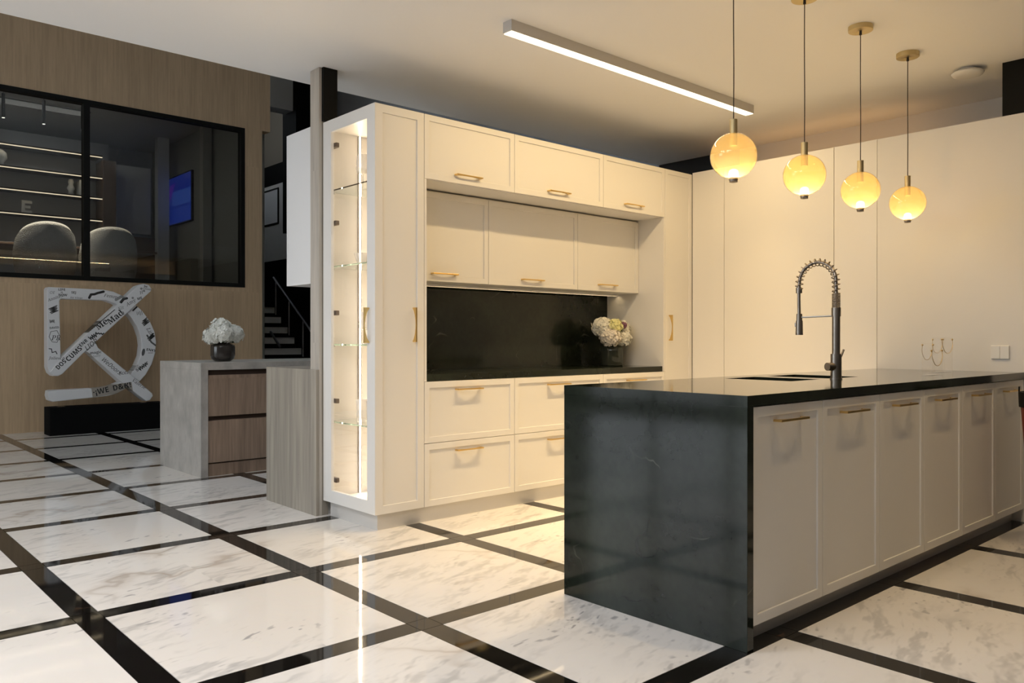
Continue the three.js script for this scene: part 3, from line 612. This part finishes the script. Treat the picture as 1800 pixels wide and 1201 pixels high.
// ------------------------------------------------------------------ ceiling fittings
{
  const l = thing('linear_lamp', 'long surface mounted linear ceiling lamp above the aisle', 'lamp', [4.13, 2.785, -3.287]);
  mesh('housing', [bx(-1.203, 1.203, 0.004, 0.065, -0.035, 0.035, 0.001)], M.alu, l);
  mesh('diffuser', [bx(-1.198, 1.198, 0.0, 0.004, -0.031, 0.031)], M.lampGlow, l).userData.label = 'glowing white diffuser';
}
{
  const mk = (label, x) => {
    const p = thing('pendant_lamp', label, 'lamp', [x, 1.945, -2.04], 0, 'amber globe pendants over the island');
    mesh('canopy', [lathe([[0, 0.905], [0, 0.878], [0.062, 0.878], [0.064, 0.880], [0.064, 0.905]].reverse(), 40)], M.brass, p);
    mesh('cord_grip', [cyl(0.0075, 0.006, 0.858, 0.878, 0, 0, 12)], M.cord, p);
    mesh('cord', [tube([[0, 0.16, 0], [0.0008, 0.4, 0.0005], [-0.0012, 0.62, 0], [0, 0.87, 0]], 0.0026, 24, 6)], M.cord, p);
    mesh('neck', [cyl(0.0165, 0.0165, 0.045, 0.163, 0, 0, 28)], M.brass, p);
    const R = 0.1035, prof = [];
    for (let k = 0; k <= 36; k++) { const a = -Math.PI / 2 + 0.20 + (Math.PI - 0.36) * k / 36; prof.push([R * Math.cos(a), R * 0.985 * Math.sin(a)]); }
    const gl = mesh('globe', [lathe(prof, 56)], M.amber, p); gl.userData.label = 'amber glass globe';
    mesh('inner_layer', [lathe(prof.map(([a, b]) => [a * 0.975, b * 0.975]), 56)], M.amberInner, gl);
    mesh('bottom_cap', [lathe([[0, -0.099], [0.0205, -0.099], [0.021, -0.108], [0.0185, -0.110], [0.018, -0.118], [0.012, -0.118], [0, -0.114]].reverse(), 28)], M.gunmetal, p);
    mesh('bulb', [lathe([[0.0, -0.098], [0.020, -0.098], [0.022, -0.078], [0.019, -0.066], [0.010, -0.060], [0, -0.059]], 24)], M.pendantGlow, p).userData.label = 'glowing lamp inside the globe';
    const pl = new THREE.PointLight(new THREE.Color(1.0, 0.80, 0.52), 0.26); pl.position.set(x, 1.945 - 0.080, -2.04); pl.castShadow = true; pl.shadow.radius = 0.9; pl.name = 'pendant_light'; scene.add(pl);
  };
  M.pendantGlow = mat({ color: 0x000000, emissive: new THREE.Color(1.0, 0.86, 0.6), emissiveIntensity: 6, roughness: 0.6 });
  mk('amber globe pendant nearest the viewer, largest in view', 3.178);
  mk('second amber globe pendant from the viewer', 3.813);
  mk('third amber globe pendant from the viewer', 4.430);
  mk('amber globe pendant farthest from the viewer, nearest the smoke detector', 5.057);
}
{
  const s = thing('smoke_detector', 'round white smoke detector on the ceiling at right', 'detector', [5.63, 2.80, -1.90]);
  mesh('base', [cyl(0.05, 0.05, 0.030, 0.0495)], M.plastic, s);
  mesh('housing', [lathe([[0, 0.002], [0.06, 0.0], [0.088, 0.010], [0.094, 0.022], [0.085, 0.030], [0, 0.030]], 40)], M.plastic, s);
}
PANELS.forEach(([x, z], i) => {
  const p = thing('ceiling_panel', 'flat white ceiling light panel above the open floor, ' + ['nearest to the viewer', 'toward the hall', 'nearest to the dark left wall', 'farthest, by the shop front'][i], 'lamp', [x, 2.83, z], 0, 'ceiling light panels');
  mesh('frame', [bx(-0.30, 0.30, 0.002, 0.0195, -0.60, -0.58), bx(-0.30, 0.30, 0.002, 0.0195, 0.58, 0.60), bx(-0.30, -0.28, 0.002, 0.0195, -0.58, 0.58), bx(0.28, 0.30, 0.002, 0.0195, -0.58, 0.58)], M.white, p);
  mesh('diffuser', [bx(-0.28, 0.28, 0.004, 0.0195, -0.58, 0.58)], M.panelGlow, p);
});
// recessed spots over the near side of the island, above the frame
for (const [x, l] of [[2.95, 'left'], [3.85, 'middle'], [4.75, 'right']]) {
  const s = thing('ceiling_spot', 'recessed ceiling spot in front of the island, ' + l + ' one', 'lamp', [x, 2.835, -1.12], 0, 'ceiling spots in front of the island');
  mesh('ring', [lathe([[0.034, 0.0145], [0.045, 0.0145], [0.045, 0.009], [0.036, 0.006], [0.034, 0.0145]], 28)], M.white, s);
  mesh('lens', [cyl(0.033, 0.033, 0.010, 0.0145, 0, 0, 24)], M.lampGlow, s);
  const sp = new THREE.SpotLight(WARM, 2.8, 0, 0.85, 0.8); sp.position.set(x, 2.835, -1.12); sp.target.position.set(x, 0, -1.12); sp.castShadow = true; sp.shadow.radius = 1.5; sp.name = 'ceiling_spot_light'; scene.add(sp, sp.target);
}
{ // warm strip lying on the tall units, washing the wall behind them
  const u = thing('cove_light', 'warm light strip lying on top of the tall units', 'lamp', [6.20, 2.506, -3.2]);
  mesh('profile', [bx(-0.015, 0.015, 0, 0.012, -0.8, 0.8)], M.alu, u);
  mesh('diffuser', [bx(-0.010, 0.010, 0.012, 0.014, -0.79, 0.79)], M.coveGlow, u);
  areaLight('cove_lamp', new THREE.Color(1.0, 0.50, 0.17), 6.5, 1.58, 0.02, [6.20, 2.523, -3.2], [6.35, 2.9, -3.2]);
}
{
  const s = thing('light_switch', 'white double light switch on the partition wall', 'switch', [5.66, 1.04, -1.72]);
  mesh('plate', [bx(-0.008, 0, -0.043, 0.043, -0.052, 0.052, 0.003)], M.plastic, s);
  mesh('rocker', [bx(-0.0115, -0.008, -0.040, 0.040, -0.050, -0.001, 0.0012)], M.plastic, s);
  mesh('rocker', [bx(-0.0115, -0.008, -0.040, 0.040, 0.001, 0.050, 0.0012)], M.plastic, s);
}

// ------------------------------------------------------------------ between kitchen and hall
{
  const c = thing('column', 'tall column with travertine face and black front behind the display cabinet', 'column', [2.535, 0, -4.64]);
  mesh('travertine_face', [bx(0, 0.018, 0.0, 2.849, -0.115, 0.0)], M.travPale, c);
  mesh('black_casing', [bx(0.019, 0.118, 2.51, 2.849, -0.105, 0.022)], M.blackPaint, c);
  mesh('core', [bx(0.0185, 0.063, 0.0, 2.509, -0.115, -0.001)], M.trav, c);
}
tag(mesh('travertine_end_panel', [bx(2.513, 2.5345, 0, 0.929, -5.35, -4.64, 0.001), bx(2.5345, 2.553, 0, 0.929, -5.35, -4.756, 0.001)], M.trav), 'low upright travertine end panel beside the column', 'panel');
tag(mesh('travertine_counter', [bx(2.5535, 6.2, 0.889, 0.929, -5.35, -4.78)], M.trav), 'travertine counter behind the cabinet run', 'counter');
tag(mesh('rear_base_units', [bx(2.58, 6.2, 0.0, 0.888, -5.32, -4.78)], M.walnut), 'wooden base units behind the cabinet run', 'cabinet');
{
  const u = thing('rear_wall_cabinet', 'white wall cabinet hanging behind the travertine column', 'cabinet', [2.55, 1.482, -4.76]);
  mesh('body', [bx(0.0, 1.2, 0, 1.018, -0.335, 0)], M.white, u);
  mesh('door', [bx(0.0, 1.2, 0.0, 1.018, -0.356, -0.337, 0.001)], M.white, u);
}
// pale stone counter of the hall
{
  const x0 = 2.517, z0 = -6.549, z1 = -7.50, t = 0.06, h = 0.931, xe = 4.35;
  const w = thing('stone_counter', 'pale limestone waterfall counter carrying the black vase', 'counter', [x0, 0, z0]);
  mesh('top_slab', [bx(0, xe - x0, h - t, h, z1 - z0, 0, 0.002)], M.stone, w);
  mesh('end_slab', [bx(0, t, 0, h - t, z1 - z0, 0, 0.002)], M.stone, w);
  const u = thing('wooden_drawer_unit', 'walnut drawer unit built into the pale stone counter', 'cabinet', [x0 + t, 0, z0]);
  const W = xe - x0 - t, c = W / 3;
  mesh('body', [bx(0.001, W, 0.10, 0.868, z1 - z0 + 0.02, -0.05)], M.walnutDark, u);
  mesh('plinth', [bx(0.001, W, 0, 0.10, z1 - z0 + 0.02, -0.035)], M.walnut, u);
  for (let k = 0; k < 3; k++) for (const [y0, y1] of [[0.112, 0.456], [0.492, 0.828]]) mesh('drawer', [bx(k * c + 0.002, (k + 1) * c - 0.001, y0, y1, -0.048, -0.012, 0.001)], M.walnut, u);
}
// sculpture of two interlocked letters
{
  tag(mesh('sculpture_plinth', [bx(2.309, 3.62, 0, 0.325, -10.84, -10.557)], M.blackMatt), 'low black plinth under the white letter sculpture', 'plinth');
  // canvas with the handwriting; x 2.25..3.65, y 0.25..1.95
  const cv = document.createElement('canvas'); cv.width = 1400; cv.height = 1700; const c2 = cv.getContext('2d');
  c2.fillStyle = '#d9d9da'; c2.fillRect(0, 0, 1400, 1700);
  // photo crop coordinates (0..1151, 0..1201) to canvas
  const A = (a, b) => { const wx = 2.297 + (a - 120) * (3.411 - 2.297) / 880, wy = 1.732 - (b - 122) * (1.732 - 0.392) / (1135 - 122); return [(wx - 2.25) * 1000, (1.95 - wy) * 1000]; };
  const K = 1000 * (3.411 - 2.297) / 880;
  const text = (s, a, b, px, turn = 0, w = 2, font = 'sans-serif', col = '#151515') => { const [x, y] = A(a, b); c2.save(); c2.translate(x, y); c2.rotate(turn * Math.PI / 180); c2.font = (w > 2 ? 'bold ' : 'italic ') + Math.round(px * K) + 'px ' + font; c2.fillStyle = col; c2.fillText(s, 0, 0); c2.restore(); };
  const stroke = (pts, w, col = '#1a1a1a') => { c2.beginPath(); pts.forEach(([a, b], i) => { const [x, y] = A(a, b); i ? c2.lineTo(x, y) : c2.moveTo(x, y); }); c2.lineWidth = w * K; c2.strokeStyle = col; c2.lineCap = 'round'; c2.lineJoin = 'round'; c2.stroke(); };
  const scrib = (a, b, w, h, n, lw, ang = 0) => { const p = [], co = Math.cos(ang), si = Math.sin(ang); for (let k = 0; k <= n; k++) { const u = (k / n - 0.5) * w, v = (k % 2 ? 1 : -1) * h / 2 * (0.5 + 0.5 * rnd()); p.push([a + u * co - v * si, b + u * si + v * co]); } stroke(p, lw); };
  text('OE', 138, 180, 34, 0, 2, 'sans-serif', '#777'); text('LIFE', 210, 150, 30, 0, 3); text('IS', 232, 172, 20, 0, 3); text('NOW', 212, 198, 30, 0, 3); text('SEJ', 320, 172, 30, 0, 3); text('Annitaur', 128, 250, 34, -22, 2, 'serif');
  text('no vivas', 310, 214, 26, 3, 2, 'serif'); text('Femmo', 600, 190, 40, 8, 2, 'serif');
  stroke([[475, 205], [490, 175], [520, 172], [548, 160], [600, 145]], 22); stroke([[712, 215], [760, 185], [800, 200]], 26, '#8c8c8c'); stroke([[752, 240], [775, 210], [805, 200]], 20);
  scrib(175, 320, 50, 80, 9, 7, 1.2); scrib(160, 425, 40, 36, 7, 4); text('DAVID', 140, 492, 26, -6, 3);
  stroke([[135, 560], [150, 515], [200, 505], [226, 560], [200, 610], [160, 605], [135, 560]], 4); text('PR', 150, 590, 62, 0, 2, 'serif');
  stroke([[135, 665], [155, 668], [160, 700], [190, 690], [200, 712]], 7); text('Juliesch', 132, 758, 34, 3, 2, 'serif');
  const D45 = -43;
  text('DOS', 205, 855, 54, D45 - 4, 3); text('CUMS', 290, 785, 62, D45 - 2, 3); text('ENR', 395, 655, 44, D45, 3); text('LIOR', 445, 690, 62, -40, 2);
  scrib(500, 560, 70, 46, 8, 8, -0.6); text('Me', 545, 500, 80, -38, 3, 'serif'); text('Mad', 650, 450, 78, -40, 3, 'serif'); scrib(560, 530, 70, 14, 6, 10, 0.1);
  text('Amy', 805, 275, 44, -32, 2, 'serif'); text('Kit', 725, 315, 40, -20, 2, 'serif', '#777'); text('♥ ME', 880, 222, 34, -18, 3); text('be', 962, 88, 28, 10, 3); text('Gnosis', 950, 108, 26, 8, 2, 'serif'); text('H', 925, 160, 40, -20, 2, 'serif');
  for (const [a, b] of [[858, 195], [938, 105], [963, 125], [767, 335]]) { const [x, y] = A(a, b); c2.beginPath(); c2.arc(x, y, 11 * K, 0, 7); c2.fillStyle = '#8a8a8a'; c2.fill(); }
  for (let k = 0; k < 16; k++) { const t = k / 16, a = 455 + t * 240, b = 520 - t * 215; stroke([[a, b], [a + 14, b - 8]], 7); }
  stroke([[868, 312], [912, 268]], 14); scrib(930, 335, 60, 50, 8, 2); scrib(985, 415, 50, 70, 7, 9, 1.0); text('Lin', 990, 480, 50, 60, 2, 'serif'); scrib(1040, 560, 30, 80, 8, 7, 0.8); stroke([[1000, 545], [1040, 610], [1080, 640]], 16, '#555');
  text('ENKY', 990, 690, 36, 10, 3); stroke([[1010, 712], [1055, 712]], 4); text('♥', 988, 790, 52, 0, 3); scrib(960, 840, 90, 40, 9, 6, -0.6); text('Sanjar', 905, 890, 42, -38, 3, 'serif');
  const [ex, ey] = A(964, 705); c2.beginPath(); c2.ellipse(ex, ey, 15 * K, 36 * K, 0.2, 0, 7); c2.fillStyle = '#555'; c2.fill(); text('Sandy', 855, 890, 30, -42, 2, 'serif');
  text('magic', 475, 718, 34, -6, 3, 'serif'); text('Sally', 500, 748, 30, -10, 2, 'serif', '#777'); text('WeDoors', 568, 770, 54, 42, 2); text('Sofi', 730, 915, 48, -8, 2, 'serif'); text('Valerie', 845, 970, 44, 36, 2, 'serif');
  { const [x0, y0] = A(492, 1030), [x1, y1] = A(850, 985); c2.fillStyle = '#9a938a'; c2.save(); c2.translate(x0, y0); c2.rotate(-0.13); c2.fillRect(0, -6, (x1 - x0), 92 * K); c2.restore(); }
  text('·¡WE♡D&K!', 508, 1092, 72, -11, 3);
  const ct = new THREE.CanvasTexture(cv); ct.colorSpace = THREE.SRGBColorSpace;
  const face = mat({ map: ct, roughness: 0.45 });
  const W = (a, b) => [2.297 + (a - 120) * (3.411 - 2.297) / 880, 1.732 - (b - 122) * (1.732 - 0.392) / (1135 - 122)];
  const planar = (g) => { const p = g.attributes.position, uv = new Float32Array(p.count * 2); for (let i = 0; i < p.count; i++) { uv[2 * i] = (p.getX(i) - 2.25) / 1.4; uv[2 * i + 1] = (p.getY(i) - 0.25) / 1.7; } g.setAttribute('uv', new THREE.BufferAttribute(uv, 2)); return g; };
  const sc = thing('letter_sculpture', 'large white letter sculpture of an interlocked D and K covered in handwriting', 'sculpture', [0, 0, 0]);
  const ring = (out, inn) => out.concat(inn);
  // D: stem with top bar and bow (one bent stroke), then the low bar
  const dOut = [[232, 760], [200, 895], [168, 908], [138, 880], [122, 830], [120, 140], [130, 122], [600, 126], [690, 142], [780, 180], [880, 245], [960, 320], [1030, 415], [1072, 510], [1088, 610], [1078, 715], [1045, 820], [985, 920], [925, 985]];
  const dInn = [[840, 915], [895, 840], [938, 740], [950, 640], [940, 560], [905, 460], [850, 375], [780, 300], [700, 250], [620, 224], [235, 222], [222, 240]];
  const bar = [[845, 990], [790, 1050], [720, 1085], [640, 1103], [560, 1110], [165, 1136], [135, 1120], [125, 1080], [130, 1040], [150, 1034], [560, 1028], [650, 1015], [720, 992], [770, 970]];
  const kArm = [[240, 740], [905, 80], [960, 58], [1010, 68], [1036, 105], [1030, 125], [420, 705], [240, 890], [205, 908], [165, 905], [140, 870]];
  const kLeg = [[440, 690], [525, 610], [545, 660], [830, 905], [1040, 1095], [1048, 1120], [1020, 1160], [985, 1168], [960, 1150], [740, 970], [470, 710]];
  const ext = (pts, d, z) => planar(shapeGeo(pts.map(([a, b]) => W(a, b)), d, 0.008).translate(0, 0, z));
  const Z0 = -10.80;
  mesh('letter_d', [ext(ring(dOut, dInn), 0.17, Z0), ext(bar, 0.17, Z0)], face, sc);
  mesh('letter_k', [ext(kArm, 0.20, Z0), ext(kLeg, 0.20, Z0 - 0.001)], face, sc);
  mesh('support_foot', [bx(2.42, 2.50, 0.3255, 0.40, -10.78, -10.68)], M.pane, sc);
  mesh('support_foot', [bx(3.36, 3.42, 0.3255, 0.335, -10.78, -10.68)], M.pane, sc);
}

// ------------------------------------------------------------------ office behind the window
{
  const SZ = -14.4;
  const sh = thing('shelving_unit', 'dark wall shelving with lit shelf edges inside the office', 'shelf', [0.4, 1.72, SZ]);
  mesh('back_panel', [bx(0, 3.72, 0, 2.7, -0.40, -0.38)], M.officeWall, sh);
  for (const y of [4.11, 3.764, 3.426, 3.062]) {
    const s = mesh('shelf', [bx(0, 3.52, y - 1.72 + 0.006, y - 1.72 + 0.03, -0.38, 0)], M.blackPaint, sh);
    mesh('light_strip', [bx(0, 3.52, y - 1.72 - 0.008, y - 1.72 + 0.006, -0.006, 0.004)], M.shelfGlow, s).userData.label = 'thin warm light line';
    areaLight('shelf_light', new THREE.Color(1, 0.75, 0.45), 9.0, 3.5, 0.014, [2.16, y - 0.012, SZ - 0.01], [2.16, 0, SZ - 0.01]);
  }
  mesh('side_panel', [bx(3.525, 3.725, 0, 2.35, -0.38, 0.02)], M.brownPanel, sh);
  mesh('upright', [bx(2.02, 2.06, 0.9, 2.2, -0.37, -0.32)], M.blackPaint, sh);
  const E = (name, label, cat, geos, m, pos, g) => { const o = mesh(name, geos, m); o.position.set(...pos); tag(o, label, cat, g); return o; };
  E('book', 'upright pale green book at the right end of the lit shelves', 'book', [bx(-0.03, 0.03, 0, 0.25, -0.1, 0.1)], M.officePale, [3.62, 3.457, SZ - 0.15], 'objects on the office shelves');
  E('figurine', 'small pale figurine beside the window mullion on the lit shelves', 'figurine', [lathe([[0, 0], [0.05, 0], [0.035, 0.06], [0.06, 0.11], [0.03, 0.17], [0.045, 0.21], [0.03, 0.25], [0, 0.26]], 16)], M.officePale, [3.48, 3.457, SZ - 0.12], 'objects on the office shelves');
  E('letter_block', 'white letter E block on the lowest lit shelf', 'letter', [bx(0, 0.045, 0, 0.2, -0.02, 0.02), bx(0.045, 0.14, 0, 0.045, -0.02, 0.02), bx(0.045, 0.12, 0.08, 0.12, -0.02, 0.02), bx(0.045, 0.14, 0.155, 0.2, -0.02, 0.02)], M.officePale, [2.78, 3.093, SZ - 0.1], 'objects on the office shelves');
  E('white_bust', 'round white ornament at the left end of the lit shelves', 'ornament', [lathe([[0, 0], [0.06, 0], [0.05, 0.05], [0.1, 0.12], [0.09, 0.2], [0.04, 0.25], [0, 0.26]], 16)], M.officePale, [2.50, 3.795, SZ - 0.14], 'objects on the office shelves');
  E('framed_picture', 'large grey framed picture leaning on the lit shelves', 'picture', [bx(-0.5, 0.5, 0, 0.27, -0.01, 0.01)], M.officeWall, [3.0, 3.795, SZ - 0.33]);
  // chairs
  const chairGeo = (() => {                                      // wrap-round back over a barrel seat
    const g = new THREE.CylinderGeometry(0.36, 0.33, 0.46, 48, 12, true), p = g.attributes.position;
    const back = [];
    const sh2 = (r, t) => r;
    const out = lathe([[0, 0.12], [0.25, 0.12], [0.30, 0.16], [0.315, 0.30], [0.305, 0.44], [0.27, 0.47], [0, 0.475]], 40);
    const pts = []; const N = 40;
    for (let i = 0; i <= N; i++) { const a = Math.PI * 0.02 + Math.PI * 0.96 * i / N; pts.push(a); }
    const idx = [], v = [];
    const top = (a) => 0.62 + 0.34 * Math.pow(Math.sin(a), 0.45);
    const ringR = (r, y, a) => [r * 1.0 * Math.cos(a), y, r * Math.sin(a)];
    for (let i = 0; i <= N; i++) {
      const a = pts[i], t = top(a), prof = [[0.33, 0.2], [0.37, 0.36], [0.385, t * 0.75], [0.365, t - 0.05], [0.33, t], [0.295, t - 0.05], [0.29, t * 0.7], [0.285, 0.3]];
      for (const [r, y] of prof) v.push(...ringR(r, y, a));
    }
    const m = 8;
    for (let i = 0; i < N; i++) for (let k = 0; k < m; k++) { const a = i * m + k, b = i * m + (k + 1) % m, c = a + m, d = b + m; idx.push(a, b, c, b, d, c); }
    for (const e of [0, N * m]) for (let k = 1; k < m - 1; k++) e ? idx.push(e, e + k, e + k + 1) : idx.push(e, e + k + 1, e + k);
    const bg = new THREE.BufferGeometry(); bg.setAttribute('position', new THREE.Float32BufferAttribute(v, 3)); bg.setIndex(idx); bg.computeVertexNormals(); bg.setAttribute('uv', new THREE.Float32BufferAttribute(v.filter((_, i) => i % 3 !== 2), 2));
    return { seat: out, back: bg };
  })();
  const ch = thing('tub_chair', 'grey fabric tub chair left of the mullion behind the office window', 'chair', [2.64, 1.72, -12.35], Math.PI, 'tub chairs in the office');
  ch.rotation.y = Math.PI;
  mesh('seat', chairGeo.seat, M.boucle, ch); mesh('backrest', chairGeo.back, M.boucle, ch).rotation.y = Math.PI; mesh('base', [cyl(0.2, 0.2, 0.001, 0.02), cyl(0.03, 0.03, 0.02, 0.12)], M.blackPaint, ch);
  dup(ch, [3.43, 1.72, -12.35], 'grey fabric tub chair right of the mullion behind the office window');
  // meeting table
  const tb = thing('meeting_table', 'dark meeting table beyond the grey tub chairs', 'table', [2.9, 1.72, -13.2]);
  mesh('table_top', [bx(-1.4, 1.35, 0.70, 0.73, -0.45, 0.42, 0.005)], M.brownPanel, tb);
  mesh('leg', [bx(-1.1, -1.0, 0.001, 0.70, -0.3, 0.3)], M.brownPanel, tb); mesh('leg', [bx(0.9, 1.0, 0.001, 0.70, -0.3, 0.3)], M.brownPanel, tb);
  const bk = (l, x, y, w, m) => E('closed_book', l, 'book', [bx(-w / 2, w / 2, 0, 0.032, -0.1, 0.1, 0.003)], m, [x, y, -13.0], 'books on the meeting table');
  bk('thick pale book lying at the bottom of the pile on the meeting table', 3.58, 2.451, 0.30, M.officePale); bk('tan book lying on top of the pile on the meeting table', 3.57, 2.484, 0.27, M.wood);
  const op = thing('office_ceiling_panel', 'flat ceiling light panel inside the office', 'lamp', [2.9, 4.585, -13.7]);
  mesh('frame', [bx(-0.62, 0.62, 0.003, 0.0145, -0.17, -0.15), bx(-0.62, 0.62, 0.003, 0.0145, 0.15, 0.17), bx(-0.62, -0.60, 0.003, 0.0145, -0.15, 0.15), bx(0.60, 0.62, 0.003, 0.0145, -0.15, 0.15)], M.blackPaint, op);
  mesh('diffuser', [bx(-0.60, 0.60, 0.005, 0.0145, -0.15, 0.15)], M.officeGlow, op);
  areaLight('office_panel_light', new THREE.Color(1.0, 0.95, 0.85), 7, 1.2, 0.3, [2.9, 4.582, -13.7], [2.9, 0, -13.7]);
  // hanging tube lamps
  [[2.154, 'leftmost of the three black tube lamps in the office'], [2.621, 'middle one of the three black tube lamps in the office'], [3.094, 'black tube lamp beside the window mullion']].forEach(([x, l]) => {
    const p = thing('tube_lamp', l, 'lamp', [x, 4.012, -12.3], 0, 'black tube lamps in the office');
    mesh('tube', [cyl(0.021, 0.021, 0.004, 0.32, 0, 0, 16)], M.blackPaint, p);
    mesh('cord', [cyl(0.004, 0.004, 0.32, 0.587, 0, 0, 8)], M.cord, p);
    mesh('lens', [cyl(0.018, 0.018, 0.0, 0.004, 0, 0, 16)], M.tubeGlow, p);
    const sp = new THREE.SpotLight(new THREE.Color(1, 0.85, 0.65), 14.0, 0, 0.6, 0.5); sp.position.set(x, 4.0, -12.3); sp.target.position.set(x, 0, -12.3); sp.castShadow = true; sp.name = 'tube_lamp_light'; scene.add(sp, sp.target);
  });
  // screen, pale post, dark panels
  const tv = thing('wall_screen', 'lit blue screen on the right wall of the office', 'screen', [5.145, 3.52, -14.24]);
  mesh('housing', [bx(-0.04, 0, -0.40, 0.45, -0.55, 0.55)], M.blackPaint, tv);
  const scr = document.createElement('canvas'); scr.width = 512; scr.height = 384; const g2 = scr.getContext('2d');
  g2.fillStyle = '#0b2a9c'; g2.fillRect(0, 0, 512, 384); g2.fillStyle = '#2f56b8'; g2.fillRect(90, 120, 422, 120); g2.fillStyle = '#1d3fae'; g2.fillRect(90, 260, 422, 124); g2.fillStyle = '#5a2ba8'; g2.beginPath(); g2.moveTo(0, 70); g2.lineTo(170, 40); g2.lineTo(60, 170); g2.lineTo(0, 180); g2.fill();
  const st = new THREE.CanvasTexture(scr); st.colorSpace = THREE.SRGBColorSpace;
  const panel = mesh('display', [new THREE.PlaneGeometry(1.06, 0.81).toNonIndexed().rotateY(-Math.PI / 2).translate(-0.042, 0.025, 0)], mat({ color: 0x000000, emissive: 0xffffff, emissiveMap: st, emissiveIntensity: 0.33, roughness: 0.3 }), tv);
  areaLight('screen_light', new THREE.Color(0.05, 0.15, 0.8), 0.2, 1.06, 0.81, [5.098, 3.545, -14.24], [0, 3.545, -14.24]);
  tag(mesh('pale_post', [bx(4.80, 4.99, 1.721, 4.599, -14.55, -14.40)], M.officePale), 'pale upright post beside the blue screen in the office', 'post');
  tag(mesh('grey_pinboard', [bx(4.125, 4.79, 2.95, 4.10, -14.80, -14.74)], M.officePale), 'pale grey pinboard right of the lit shelves', 'pinboard');
  tag(mesh('sideboard', [bx(4.13, 5.10, 1.721, 2.9, -15.2, -14.81)], M.brownPanel), 'dark brown sideboard under the grey pinboard in the office', 'cabinet');
  tag(mesh('office_post', [bx(4.98, 5.12, 1.721, 4.599, -13.0, -12.86)], M.officeCeil), 'beige upright post at the right of the office window', 'post');
}

// ------------------------------------------------------------------ staircase beyond the wood wall
{
  const s = thing('staircase', 'dark staircase with pale risers beyond the wood wall', 'staircase', [5.31, 0, -12.88]);
  const x1 = 7.275 - 5.31;
  for (let i = 0; i < 9; i++) {
    const z = -0.28 * i, y = 0.2 * i;
    mesh('riser', [bx(0, x1, y + 0.04, y + 0.16, z - 0.02, z)], M.riser, s);
    mesh('tread', [bx(-0.0, x1 + 0.03, y + 0.16, y + 0.20, z - 0.28, z + 0.03)], M.blackMatt, s);
    mesh('nosing', [bx(0, x1, Math.max(0, y - 0.0), y + 0.04, z - 0.02, z + 0.001)], M.blackMatt, s);
  }
  mesh('stringer', [shapeGeo([[0.05, 0], [2.3, 0], [2.3, 1.75], [0.05, 0.15]], 0.05).rotateY(Math.PI / 2).translate(x1 + 0.03, 0, 0)], M.blackMatt, s);
  for (let i = 0; i < 4; i++) mesh('baluster', [cyl(0.012, 0.012, 0.2 * (2 * i + 1), 0.2 * (2 * i + 1) + 0.9, x1 - 0.04, -0.56 * i - 0.42, 10)], M.steel, s);
  mesh('handrail', [polyTube([[x1 - 0.04, 1.05, -0.35], [x1 - 0.04, 2.35, -2.2]], 0.02)], M.steel, s);
  mesh('handrail', [polyTube([[0.72, 1.0, 0.55], [0.72, 1.25, 0.2]], 0.02)], M.steel, s);
  tag(mesh('stair_landing', [bx(5.31, 7.33, 1.62, 1.79, -16.99, -15.42)], M.blackMatt), 'dark landing at the head of the staircase', 'landing');
  tag(mesh('stair_side_wall', [bx(7.34, 7.48, 0, 2.70, -16.98, -11.6)], M.blackMatt), 'black wall beside the staircase', 'panel');
  tag(mesh('grey_side_panel', [bx(7.34, 7.48, 2.701, 4.22, -16.98, -14.6)], M.riser), 'pale grey wall panel above the staircase', 'panel');
  tag(mesh('black_side_band', [bx(7.33, 7.48, 4.221, 4.62, -16.98, -14.4)], M.blackMatt), 'black band above the pale stair panel', 'band');
  tag(mesh('brown_side_panel', [bx(7.34, 7.48, 4.621, 6.39, -16.98, -14.4)], M.brownGrey), 'dim brown wall panel high above the staircase', 'panel');
  const pic = thing('landing_picture', 'pale framed picture on the wall above the staircase', 'picture', [7.338, 3.42, -15.6]);
  mesh('frame', [bx(-0.02, 0, 0, 0.72, -0.55, -0.52), bx(-0.02, 0, 0, 0.72, 0.52, 0.55), bx(-0.02, 0, 0, 0.03, -0.52, 0.52), bx(-0.02, 0, 0.69, 0.72, -0.52, 0.52)], M.blackPaint, pic);
  mesh('sheet', [bx(-0.012, -0.002, 0.03, 0.69, -0.52, 0.52)], M.white, pic);
    tag(mesh('landing_partition', [bx(5.31, 7.33, 1.80, 2.75, -16.98, -16.9)], M.blackMatt), 'black partition behind the stair landing', 'partition');
  tag(mesh('grey_beam', [bx(5.31, 6.60, 5.087, 6.39, -13.3, -13.0)], M.officePale), 'pale grey beam high above the staircase', 'beam');
  tag(mesh('black_duct', [bx(6.605, 7.30, 3.0, 6.39, -13.4, -12.9)], M.blackMatt), 'black boxed duct beside the grey beam', 'duct');
}
renderer.render(scene, camera);
